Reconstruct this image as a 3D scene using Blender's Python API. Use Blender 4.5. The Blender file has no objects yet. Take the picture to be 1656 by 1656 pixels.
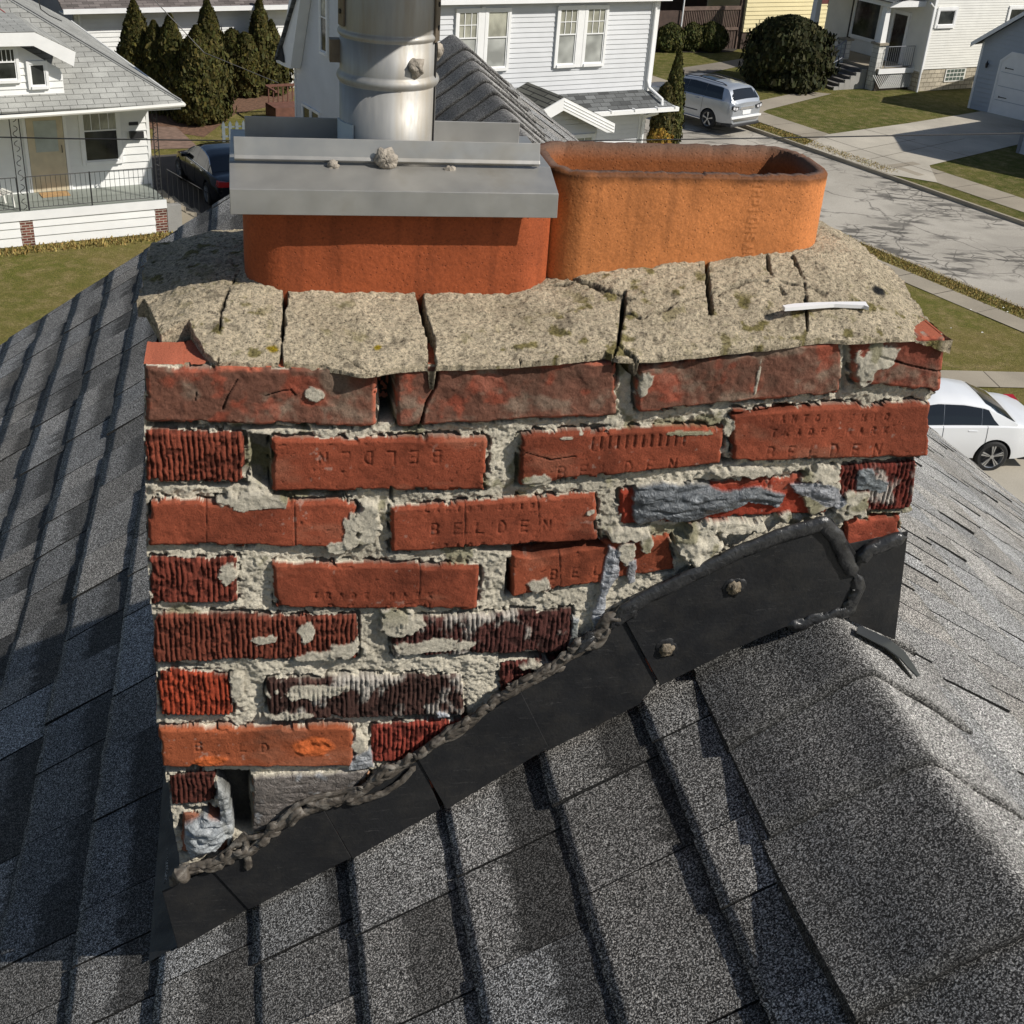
import bpy, math, random
import numpy as np
from math import radians, sin, cos, tan, pi, atan2, hypot, floor, ceil
from mathutils import Vector, Matrix

scene = bpy.context.scene
COL = scene.collection
random.seed(7)

# ---------------------------------------------------------------- camera
CAM_H = 11.5
PITCH = radians(29.8); ROLL = radians(4.4); FPX = 2050.0; IMG = 1656.0
cam_d = bpy.data.cameras.new('camera'); cam = bpy.data.objects.new('camera', cam_d)
COL.objects.link(cam); scene.camera = cam
_f = Vector((0, cos(PITCH), -sin(PITCH))); _u = Vector((0, sin(PITCH), cos(PITCH))); _r = Vector((1, 0, 0))
_ex = _r*cos(ROLL) + _u*sin(ROLL)          # image right
_dn = _r*sin(ROLL) - _u*cos(ROLL)          # image down
m = Matrix((_ex, -_dn, -_f)).transposed().to_4x4(); m.translation = Vector((0, 0, CAM_H))
cam.matrix_world = m
cam_d.sensor_fit = 'HORIZONTAL'; cam_d.sensor_width = 36; cam_d.lens = 36*FPX/IMG
cam_d.clip_start = 0.05; cam_d.clip_end = 600
scene.render.resolution_x = 1024; scene.render.resolution_y = 1024

# ---------------------------------------------------------------- world, sun, exposure
SUN_AZ = radians(-17.5); SUN_EL = radians(41.0)      # azimuth of the direction TO the sun, from +X towards +Y
wd = bpy.data.worlds.new('World'); scene.world = wd; wd.use_nodes = True
nt = wd.node_tree; nt.nodes.clear()
sky = nt.nodes.new('ShaderNodeTexSky'); sky.sky_type = 'NISHITA'; sky.sun_disc = False
sky.sun_elevation = SUN_EL; sky.sun_rotation = pi/2 - SUN_AZ
bg = nt.nodes.new('ShaderNodeBackground'); bg.inputs['Strength'].default_value = 0.074
wo = nt.nodes.new('ShaderNodeOutputWorld')
nt.links.new(sky.outputs[0], bg.inputs[0]); nt.links.new(bg.outputs[0], wo.inputs[0])
sd_ = bpy.data.lights.new('sun', 'SUN'); sd_.energy = 4.6; sd_.angle = radians(0.53); sd_.color = (1.0, 0.955, 0.88)
sun = bpy.data.objects.new('sun', sd_); COL.objects.link(sun)
sv = Vector((cos(SUN_EL)*cos(SUN_AZ), cos(SUN_EL)*sin(SUN_AZ), sin(SUN_EL)))
sun.rotation_euler = sv.to_track_quat('Z', 'Y').to_euler(); sun.location = (20, -10, 30)
scene.view_settings.view_transform = 'Standard'; scene.view_settings.look = 'None'
scene.view_settings.exposure = 0.0; scene.view_settings.gamma = 1.0; scene.view_settings.use_curve_mapping = False

# ---------------------------------------------------------------- geometry helpers
def ray(x, y): return _f + _ex*((x-828)/FPX) + _dn*((y-828)/FPX)
class Frame:                               # a = along, b = away, z = up (z from z0)
    def __init__(s, o, deg, z0=0.0):
        t = radians(deg); s.o = Vector((o[0], o[1], z0)); s.deg = deg
        s.A = Vector((cos(t), sin(t), 0)); s.B = Vector((-sin(t), cos(t), 0)); s.Z = Vector((0, 0, 1))
        s.M = Matrix(((s.A.x, s.B.x, 0, s.o.x), (s.A.y, s.B.y, 0, s.o.y), (0, 0, 1, s.o.z), (0, 0, 0, 1)))
    def w(s, a, b, z): return s.o + s.A*a + s.B*b + s.Z*z
    def px_b(s, x, y, b=0.0):              # where the line of sight through a photo point meets the plane b
        r = ray(x, y); C = Vector((0, 0, CAM_H)); p0 = s.w(0, b, 0)
        p = C + r*((p0-C).dot(s.B)/r.dot(s.B)); q = p-s.o
        return q.dot(s.A), q.z
    def px_z(s, x, y, z=0.0):
        r = ray(x, y); C = Vector((0, 0, CAM_H)); p = C + r*((s.o.z+z-CAM_H)/r.z); q = p-s.o
        return q.dot(s.A), q.dot(s.B)
    def sub(s, a, b, z=0.0, deg=0.0):
        p = s.w(a, b, z); return Frame((p.x, p.y), s.deg+deg, p.z)

WORLD = Frame((0, 0), 0)
class MB:
    def __init__(s): s.v = []; s.f = []; s.m = []
    def add(s, vs, fs, mi=0):
        n = len(s.v); s.v += [tuple(v) for v in vs]; s.f += [tuple(i+n for i in f) for f in fs]; s.m += [mi]*len(fs)
    def box(s, fr, a0, a1, b0, b1, z0, z1, mi=0):
        s.add([fr.w(a, b, z) for z in (z0, z1) for a, b in ((a0, b0), (a1, b0), (a1, b1), (a0, b1))],
              [(0, 3, 2, 1), (4, 5, 6, 7), (0, 1, 5, 4), (1, 2, 6, 5), (2, 3, 7, 6), (3, 0, 4, 7)], mi)
    def prism(s, fr, poly, b0, b1, mi=0, axis='b'):   # poly of (a,z) swept over b | (b,z) over a | (a,b) over z
        n = len(poly)
        P = {'b': lambda p, t: fr.w(p[0], t, p[1]), 'a': lambda p, t: fr.w(t, p[0], p[1]), 'z': lambda p, t: fr.w(p[0], p[1], t)}[axis]
        vs = [P(p, b0) for p in poly] + [P(p, b1) for p in poly]
        fs = [tuple(range(n)), tuple(range(2*n-1, n-1, -1))] + [(i, i+n, (i+1) % n+n, (i+1) % n) for i in range(n)]
        s.add(vs, fs, mi)
    def quad(s, pts, mi=0): s.add(pts, [tuple(range(len(pts)))], mi)
    def tube(s, pts, r, n=8, mi=0, caps=True):
        pts = [Vector(p) for p in pts]; k = len(pts); rs = r if isinstance(r, (list, tuple)) else [r]*k
        base = len(s.v); prev = None
        for i, p in enumerate(pts):
            t = (pts[min(i+1, k-1)] - pts[max(i-1, 0)]).normalized()
            if prev is None:
                ref = Vector((0, 0, 1)) if abs(t.z) < .9 else Vector((1, 0, 0)); x = t.cross(ref).normalized()
            else: x = (prev - t*prev.dot(t)).normalized()
            prev = x; y = t.cross(x)
            for j in range(n):
                q = p + (x*cos(2*pi*j/n) + y*sin(2*pi*j/n))*rs[i]; s.v.append(tuple(q))
        for i in range(k-1):
            for j in range(n):
                a = base+i*n+j; b = base+i*n+(j+1) % n
                s.f.append((a, b, b+n, a+n)); s.m.append(mi)
        if caps:
            s.f.append(tuple(base+j for j in range(n))[::-1]); s.m.append(mi)
            s.f.append(tuple(base+(k-1)*n+j for j in range(n))); s.m.append(mi)
    def lathe(s, fr, a, b, prof, n=24, mi=0):          # prof: (r, z)
        vs = []
        for r, z in prof:
            for j in range(n): vs.append(fr.w(a+r*cos(2*pi*j/n), b+r*sin(2*pi*j/n), z))
        fs = [(i*n+j, i*n+(j+1) % n, (i+1)*n+(j+1) % n, (i+1)*n+j) for i in range(len(prof)-1) for j in range(n)]
        s.add(vs, fs, mi)
    def build(s, name, mats, parent=None, smooth=False, kind=None):
        me = bpy.data.meshes.new(name)
        vs = s.v
        if parent is not None:
            inv = wm(parent).inverted(); vs = [tuple(inv @ Vector(v)) for v in vs]
        me.from_pydata(vs, [], s.f)
        if not isinstance(mats, (list, tuple)): mats = [mats]
        for mt in mats: me.materials.append(mt)
        if len(mats) > 1: me.polygons.foreach_set('material_index', s.m)
        if smooth: me.polygons.foreach_set('use_smooth', [True]*len(me.polygons))
        me.update()
        return link(name, me, parent, kind)
WMAT = {}
def wm(o): return WMAT.get(o.name, Matrix.Identity(4))
def link(name, me, parent=None, kind=None):
    o = bpy.data.objects.new(name, me); COL.objects.link(o)
    if parent is not None:
        o.parent = parent; WMAT[o.name] = wm(parent)     # children sit at their parent's origin
    if kind: o['kind'] = kind
    return o
def thing(name, label, cat, loc=(0, 0, 0), deg=0, group=None):
    o = bpy.data.objects.new(name, None); COL.objects.link(o); o.empty_display_size = .2
    o.location = loc; o.rotation_euler = (0, 0, radians(deg))
    WMAT[o.name] = Matrix.Translation(Vector(loc)) @ Matrix.Rotation(radians(deg), 4, 'Z')
    return tag(o, label, cat, group)
def tag(o, label, cat=None, group=None):
    o['label'] = label
    if cat: o['category'] = cat
    if group: o['group'] = group
    return o
def copy_tree(o, parent=None):
    c = o.copy(); COL.objects.link(c)
    if parent is not None: c.parent = parent
    for ch in list(o.children): copy_tree(ch, c)
    return c
def np_mesh(name, verts, quads, mat, parent, cols=None, smooth=True, tri=None):
    me = bpy.data.meshes.new(name)
    if parent is not None:
        inv = np.array(wm(parent).inverted()); verts = verts @ inv[:3, :3].T + inv[:3, 3]
    used = np.unique(quads); remap = np.zeros(len(verts), np.int64); remap[used] = np.arange(len(used))
    verts = verts[used]; q = remap[quads]
    me.vertices.add(len(verts)); me.vertices.foreach_set('co', verts.astype(np.float32).ravel())
    k = q.shape[1]
    me.loops.add(q.size); me.loops.foreach_set('vertex_index', q.astype(np.int32).ravel())
    me.polygons.add(len(q)); me.polygons.foreach_set('loop_start', np.arange(0, q.size, k, dtype=np.int32))
    me.polygons.foreach_set('loop_total', np.full(len(q), k, np.int32))
    if smooth: me.polygons.foreach_set('use_smooth', np.ones(len(q), bool))
    me.update(calc_edges=True); me.validate()
    if cols is not None:
        at = me.color_attributes.new('col', 'FLOAT_COLOR', 'POINT')
        c = np.ones((len(verts), 4), np.float32); c[:, :3] = cols[used]; at.data.foreach_set('color', c.ravel())
    me.materials.append(mat)
    return link(name, me, parent)

# numpy value noise
def vnoise(x, y, seed=0):
    xi = np.floor(x).astype(np.int64); yi = np.floor(y).astype(np.int64)
    fx = x-xi; fy = y-yi; fx = fx*fx*(3-2*fx); fy = fy*fy*(3-2*fy)
    def h(a, b):
        n = (a*374761393 + b*668265263 + seed*974634777) & 0xffffffff
        n = ((n ^ (n >> 13))*1274126177) & 0xffffffff
        return ((n ^ (n >> 16)) & 0xffff)/65535.0
    return (h(xi, yi)*(1-fx)+h(xi+1, yi)*fx)*(1-fy) + (h(xi, yi+1)*(1-fx)+h(xi+1, yi+1)*fx)*fy
def fbm(x, y, seed=0, o=4):
    s = 0; a = .5; t = 0
    for i in range(o):
        s = s + a*vnoise(x*2**i, y*2**i, seed+i*17); t += a; a *= .55
    return s/t
def sstep(a, b, x):
    t = np.clip((x-a)/(b-a), 0, 1); return t*t*(3-2*t)

# ---------------------------------------------------------------- materials
class NT:
    def __init__(s, name, rough=.8, metal=0., spec=None):
        s.mat = bpy.data.materials.new(name); s.mat.use_nodes = True; s.t = s.mat.node_tree
        s.b = s.t.nodes['Principled BSDF']; s.b.inputs['Roughness'].default_value = rough; s.b.inputs['Metallic'].default_value = metal
        if spec is not None: s.b.inputs['Specular IOR Level'].default_value = spec
        s.tc = s.n('ShaderNodeTexCoord')
    def n(s, typ, **k):
        o = s.t.nodes.new(typ)
        for a, b in k.items(): setattr(o, a, b)
        return o
    def l(s, a, b): s.t.links.new(a, b)
    def vec(s, scale=(1, 1, 1), rot=(0, 0, 0), src='Object'):
        mp = s.n('ShaderNodeMapping'); mp.inputs['Scale'].default_value = scale; mp.inputs['Rotation'].default_value = rot
        s.l(s.tc.outputs[src], mp.inputs[0]); return mp.outputs[0]
    def noise(s, scale, detail=3, rough=.55, v=None, dist=0., out='Fac'):
        o = s.n('ShaderNodeTexNoise'); o.inputs['Scale'].default_value = scale; o.inputs['Detail'].default_value = detail
        o.inputs['Roughness'].default_value = rough; o.inputs['Distortion'].default_value = dist
        s.l(v if v is not None else s.tc.outputs['Object'], o.inputs['Vector']); return o.outputs[out]
    def voro(s, scale, feature='F1', out='Distance', v=None, rnd=1.):
        o = s.n('ShaderNodeTexVoronoi', feature=feature); o.inputs['Scale'].default_value = scale; o.inputs['Randomness'].default_value = rnd
        s.l(v if v is not None else s.tc.outputs['Object'], o.inputs['Vector']); return o.outputs[out]
    def ramp(s, fac, stops, interp='LINEAR'):
        o = s.n('ShaderNodeValToRGB'); cr = o.color_ramp; cr.interpolation = interp
        while len(cr.elements) < len(stops): cr.elements.new(.5)
        for e, (p, c) in zip(cr.elements, stops):
            e.position = p; e.color = (c[0], c[1], c[2], 1) if hasattr(c, '__len__') else (c, c, c, 1)
        s.l(fac, o.inputs[0]); return o.outputs[0]
    def mix(s, fac, a, b, mode='MIX'):
        o = s.n('ShaderNodeMix', data_type='RGBA', blend_type=mode)
        for i, x in ((0, fac), (6, a), (7, b)):
            if hasattr(x, 'node'): s.l(x, o.inputs[i])
            elif i == 0: o.inputs[0].default_value = x
            else: o.inputs[i].default_value = (x[0], x[1], x[2], 1)
        return o.outputs[2]
    def attr(s, name='col'):
        o = s.n('ShaderNodeVertexColor'); o.layer_name = name; return o.outputs[0]
    def col(s, x):
        if hasattr(x, 'node'): s.l(x, s.b.inputs['Base Color'])
        else: s.b.inputs['Base Color'].default_value = (x[0], x[1], x[2], 1)
        return s
    def rough(s, x): s.l(x, s.b.inputs['Roughness']); return s
    def bump(s, h, dist=.01, strength=1., prev=None):
        o = s.n('ShaderNodeBump'); o.inputs['Distance'].default_value = dist; o.inputs['Strength'].default_value = strength
        s.l(h, o.inputs['Height'])
        if prev is not None: s.l(prev, o.inputs['Normal'])
        s.l(o.outputs[0], s.b.inputs['Normal']); return o.outputs[0]
def plain(name, c, rough=.7, metal=0., var=.12, scale=3., bump=0., bscale=60., spec=None):
    t = NT(name, rough, metal, spec); n = t.noise(scale, 4)
    d = tuple(x*(1-var) for x in c); l = tuple(min(1, x*(1+var)) for x in c)
    t.col(t.ramp(n, [(.3, d), (.7, l)]))
    if bump: t.bump(t.noise(bscale, 4), bump)
    return t.mat
M = {}
def mk_brick():
    t = NT('weathered_brick', .88, spec=.25); a = t.attr()
    n = t.noise(520, 4, .8); c = t.mix(1., a, t.ramp(n, [(.33, .55), (.45, .95), (.7, 1.22)]), 'MULTIPLY')
    t.col(c); b = t.bump(n, .0012, .8); M['brick'] = t.mat
    t = NT('old_mortar', .95, spec=.15); a = t.attr(); n = t.noise(380, 5, .85)
    c = t.mix(1., a, t.ramp(n, [(.34, .45), (.43, .95), (.56, 1.12), (.72, 1.25)]), 'MULTIPLY'); t.col(c)
    b = t.bump(n, .0032, .9); M['mortar'] = t.mat
    t = NT('crown_concrete', .95, spec=.15); a = t.attr()
    n = t.noise(250, 5, .85); n9 = t.noise(520, 3, .8, dist=.6); c = t.mix(1., a, t.ramp(n, [(.37, .14), (.44, .68), (.55, 1.05), (.68, 1.35)]), 'MULTIPLY'); c = t.mix(1., c, t.ramp(n9, [(.34, .35), (.44, .95), (.7, 1.2)]), 'MULTIPLY')
    li = t.noise(26, 4, .7); l2 = t.noise(9, 2)
    c = t.mix(t.ramp(li, [(.60, 0.), (.70, .55)]), c, (.21, .19, .055))
    t.col(c); t.bump(n, .0055, 1.); M['crown'] = t.mat
    t = NT('grey_tar_smear', .42, spec=.5); a = t.attr(); n = t.noise(160, 4, .6, dist=1.2)
    t.col(t.mix(1., a, t.ramp(n, [(.3, .6), (.7, 1.3)]), 'MULTIPLY')); t.bump(t.noise(130, 4, .6, dist=1.5), .004, .8); M['smear'] = t.mat
mk_brick()
def mk_flue(name, c):
    t = NT(name, .72, spec=.3); n = t.noise(18, 4); f = t.noise(420, 4, .7)
    cc = t.ramp(n, [(.3, tuple(x*.86 for x in c)), (.7, tuple(x*1.1 for x in c))])
    cc = t.mix(1., cc, t.ramp(f, [(.32, .75), (.6, 1.08)]), 'MULTIPLY')
    cc = t.mix(1., cc, t.attr(), 'MULTIPLY')
    pits = t.ramp(t.voro(190), [(.0, 0.), (.13, 0.), (.2, 1.)])
    t.col(t.mix(.25, cc, t.mix(1., cc, pits, 'MULTIPLY')))
    b = t.bump(t.noise(240, 3, .6), .0009, .7); t.bump(pits, .0007, .5, b); return t.mat
M['flue_dark'] = mk_flue('red_flue_clay', (.37, .086, .028))
M['flue_light'] = mk_flue('orange_flue_clay', (.57, .205, .064))
def mk_metal():
    t = NT('galvanised_sheet', .42, .62); n = t.noise(14, 4, .6); v = t.voro(90, out='Color')
    c = t.ramp(n, [(.3, (.36, .355, .34)), (.55, (.43, .42, .395)), (.75, (.36, .335, .29))])
    t.col(c); t.rough(t.ramp(t.noise(60, 4), [(.3, .38), (.7, .5)])); t.bump(t.noise(5, 2), .0012, .35); M['galv'] = t.mat
    t = NT('pipe_steel', .6, .6); n = t.noise(7, 4, .6, v=t.vec((6, 6, .8)))
    c = t.ramp(n, [(.3, (.33, .33, .325)), (.5, (.42, .415, .40)), (.7, (.37, .335, .28))])
    t.col(c); t.rough(t.ramp(t.noise(90, 3, v=t.vec((3, 3, .6))), [(.3, .52), (.7, .68)])); M['pipe'] = t.mat
    M['pipe_edge'] = plain('aged_zinc_strip', (.20, .16, .12), .55, .5, .3, 40, .001, 200)
    t = NT('black_painted_flashing', .5, spec=.4); du_ = t.ramp(t.noise(22, 5, .75), [(.45, 0.), (.75, .55)]); sc_ = t.ramp(t.noise(16, 2, .5, v=t.vec((1, 9, 14), (.3, .5, .6)), dist=2.), [(.655, 0.), (.665, .5), (.68, 0.)])
    x = t.mix(du_, (.016, .0165, .018), (.050, .046, .040)); x = t.mix(sc_, x, (.12, .115, .11)); t.col(x); t.rough(t.ramp(t.noise(35, 4), [(.3, .40), (.7, .65)])); b0 = t.bump(t.noise(260, 4), .0005); t.bump(t.noise(9, 2), .004, .6, b0); M['blackmetal'] = t.mat
    t = NT('black_sealant', .33, spec=.5); t.col(t.ramp(t.noise(50, 3), [(.3, (.018, .018, .019)), (.7, (.05, .05, .05))])); t.bump(t.noise(150, 3, dist=1.), .002, .6); M['sealblack'] = t.mat
    t = NT('weathered_brown_sealant', .55, spec=.4); t.col(t.ramp(t.noise(45, 4, .65, dist=1.6), [(.32, (.03, .027, .024)), (.5, (.105, .088, .07)), (.75, (.25, .23, .20))])); t.bump(t.noise(70, 3, dist=1.5), .0015, .6); M['sealbrown'] = t.mat
    M['putty'] = plain('grey_brown_putty', (.17, .135, .09), .6, 0., .6, 110, .002, 300)
mk_metal()
M['putty_light'] = plain('dry_putty', (.33, .29, .24), .7, 0., .35, 130, .002, 320)
def mk_shingle(name, k=1., tint=(1, 1, 1), gs=560):
    t = NT(name, .9, spec=.35); g = t.noise(gs, 2, .75); g2 = t.voro(gs*.8, out='Color')
    sp = t.n('ShaderNodeSeparateColor'); t.l(g2, sp.inputs[0])
    base = t.ramp(g, [(.41, .004*k), (.48, .03*k), (.54, .15*k), (.61, .85*k)])
    c = t.mix(.45, base, t.ramp(sp.outputs[0], [(.0, .012*k), (.55, .06*k), (.85, .16*k), (1., .6*k)]))
    c = t.mix(1., c, t.ramp(t.noise(3.2, 4, .6), [(.3, .78), (.7, 1.2)]), 'MULTIPLY')
    c = t.mix(1., c, t.attr(), 'MULTIPLY'); c = t.mix(1., c, tint, 'MULTIPLY'); t.col(c)
    t.bump(g, .0024, 1.); return t.mat
M['shingle'] = mk_shingle('charcoal_asphalt_shingle', 1.22, (1.0, .97, .92))

# ================================================================ OWN HOUSE AND CHIMNEY
# own frame: origin = ridge of the roof in the plane of the chimney's front face; a = across the ridge (right), b = along the ridge (away)
OZ = 10.74
OWN = Frame((0.35122506, 1.14901388), 12.5, OZ)
def P(x, y, b=0.0): return OWN.px_b(x, y, b)
def PP(pts, b=0.0): return [P(x, y, b) for x, y in pts]

# ---- stamp lettering as strokes on a 4 x 6 cell
GL = {'B': [(0,0,0,6),(0,6,3,6),(3,6,4,5),(4,5,3,3),(0,3,3,3),(3,3,4,1.5),(4,1.5,3,0),(3,0,0,0)], 'E': [(0,0,0,6),(0,6,4,6),(0,3,3,3),(0,0,4,0)],
      'L': [(0,6,0,0),(0,0,4,0)], 'D': [(0,0,0,6),(0,6,2.5,6),(2.5,6,4,4),(4,4,4,2),(4,2,2.5,0),(2.5,0,0,0)], 'N': [(0,0,0,6),(0,6,4,0),(4,0,4,6)],
      'C': [(4,5,3,6),(3,6,1,6),(1,6,0,4),(0,4,0,2),(0,2,1,0),(1,0,3,0),(3,0,4,1)], 'A': [(0,0,2,6),(2,6,4,0),(1,2,3,2)], 'T': [(0,6,4,6),(2,6,2,0)],
      'O': [(1,0,0,2),(0,2,0,4),(0,4,1,6),(1,6,3,6),(3,6,4,4),(4,4,4,2),(4,2,3,0),(3,0,1,0)], 'H': [(0,0,0,6),(4,0,4,6),(0,3,4,3)], 'I': [(2,0,2,6)],
      'R': [(0,0,0,6),(0,6,3,6),(3,6,4,5),(4,5,3,3),(3,3,0,3),(2,3,4,0)], 'M': [(0,0,0,6),(0,6,2,2),(2,2,4,6),(4,6,4,0)], 'K': [(0,0,0,6),(4,6,0,2.5),(1,3.4,4,0)],
      'S': [(4,5,3,6),(3,6,1,6),(1,6,0,5),(0,5,0,4),(0,4,4,2),(4,2,4,1),(4,1,3,0),(3,0,1,0),(1,0,0,1)], 'W': [(0,6,1,0),(1,0,2,4),(2,4,3,0),(3,0,4,6)],
      'V': [(0,6,2,0),(2,0,4,6)], 'Q': [(0,1,0,5),(0,5,4,5),(4,5,4,1),(4,1,0,1)]}
def seg_dist(X, Y, x0, y0, x1, y1):
    dx, dy = x1-x0, y1-y0; t = np.clip(((X-x0)*dx+(Y-y0)*dy)/(dx*dx+dy*dy+1e-12), 0, 1)
    return np.hypot(X-x0-t*dx, Y-y0-t*dy)
def letters_field(X, Z, items):            # items: (char, cx, cz, height, rot) -> distance field to the strokes (only computed nearby)
    D = np.full(X.shape, 1.0)
    for ch, cx, cz, h, rot in items:
        msk = (np.abs(X-cx) < h*1.1) & (np.abs(Z-cz) < h*1.1)
        if not msk.any(): continue
        c, s = cos(rot), sin(rot); lx = ((X[msk]-cx)*c+(Z[msk]-cz)*s); lz = (-(X[msk]-cx)*s+(Z[msk]-cz)*c)
        k = h/6.; d = np.full(lx.shape, 1.)
        for (x0, y0, x1, y1) in GL[ch]: d = np.minimum(d, seg_dist(lx/k*1.25+2, lz/k+3, x0, y0, x1, y1)*k)
        D[msk] = np.minimum(D[msk], d)
    return D
def poly_sd(X, Z, pts):                    # signed distance to a polygon, negative inside
    d = np.full(X.shape, 9.); ins = np.zeros(X.shape, bool); n = len(pts)
    for i in range(n):
        x0, y0 = pts[i]; x1, y1 = pts[(i+1) % n]; d = np.minimum(d, seg_dist(X, Z, x0, y0, x1, y1))
        if y1 != y0: ins ^= ((y0 > Z) != (y1 > Z)) & (X < (x1-x0)*(Z-y0)/(y1-y0)+x0)
    return np.where(ins, -d, d)
def line_dist(X, Z, pts):
    d = np.full(X.shape, 9.)
    for i in range(len(pts)-1): d = np.minimum(d, seg_dist(X, Z, *pts[i], *pts[i+1]))
    return d

chimney = thing('brick_chimney', 'weathered red brick chimney with cracked mortar crown and two clay flues on grey roof', 'chimney', OWN.w(-.32, .17, -.45), 12.5)

# ---- front brickwork: quads in photo points (TL, TR, BR, BL), type, colour, offset
R1 = (.275, .066, .032); R2 = (.31, .076, .035); WB = (.175, .076, .050); OR = (.34, .090, .036); DK = (.075, .036, .028); SR = (.24, .058, .032)
BR = [
 ([(232,592),(612,592),(612,693),(233,686)], 'w', WB, .000), ([(638,598),(998,578),(998,673),(640,694)], 'w', WB, .001),
 ([(1028,588),(1362,545),(1363,637),(1028,669)], 'w', WB, .003), ([(1374,545),(1530,541),(1522,636),(1378,622)], 'w', (.22,.06,.036), .002),
 ([(233,697),(394,702),(400,786),(234,783)], 's', SR, -.001), ([(438,709),(790,706),(788,795),(438,798)], 'b', R1, .001),
 ([(838,699),(1174,688),(1167,752),(838,787)], 'b', R1, .002), ([(1183,662),(1506,649),(1501,738),(1178,748)], 'b', R1, .003),
 ([(236,808),(580,812),(577,889),(238,884)], 'b', R1, .001), ([(629,819),(966,797),(968,877),(630,896)], 'b', R1, .001),
 ([(1001,796),(1338,764),(1340,832),(1001,853)], 'b', (.30,.045,.022), -.002), ([(1346,754),(1486,745),(1478,827),(1346,829)], 'd', (.16,.03,.02), .000),
 ([(238,904),(385,903),(387,977),(244,982)], 's', (.22,.05,.03), .000), ([(437,909),(777,915),(773,989),(445,986)], 'b', R1, .001),
 ([(826,896),(1089,862),(1094,925),(824,970)], 'b', R2, -.001), ([(1366,843),(1461,833),(1459,905),(1368,908)], 'b', (.34,.075,.04), -.001),
 ([(246,991),(579,996),(579,1069),(248,1074)], 's', (.20,.052,.030), .001), ([(632,1002),(927,983),(931,1057),(634,1066)], 'd', (.10,.035,.028), .001),
 ([(252,1083),(374,1091),(377,1159),(256,1161)], 's', (.38,.06,.025), .001), ([(430,1098),(752,1090),(753,1159),(432,1168)], 'd', DK, .001),
 ([(806,1074),(1010,1058),(1010,1130),(812,1142)], 's', (.16,.045,.035), -.003),
 ([(254,1178),(571,1172),(573,1240),(257,1244)], 'o', OR, .002), ([(598,1174),(770,1164),(765,1232),(600,1238)], 's', (.30,.055,.035), -.001),
 ([(272,1256),(352,1252),(353,1306),(276,1310)], 's', (.11,.032,.022), -.004), ([(292,1316),(372,1318),(372,1385),(292,1385)], 'b', (.30,.12,.07), -.003),
 ([(405,1262),(600,1252),(590,1330),(408,1340)], 'b', (.36,.20,.12), -.003)]
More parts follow.
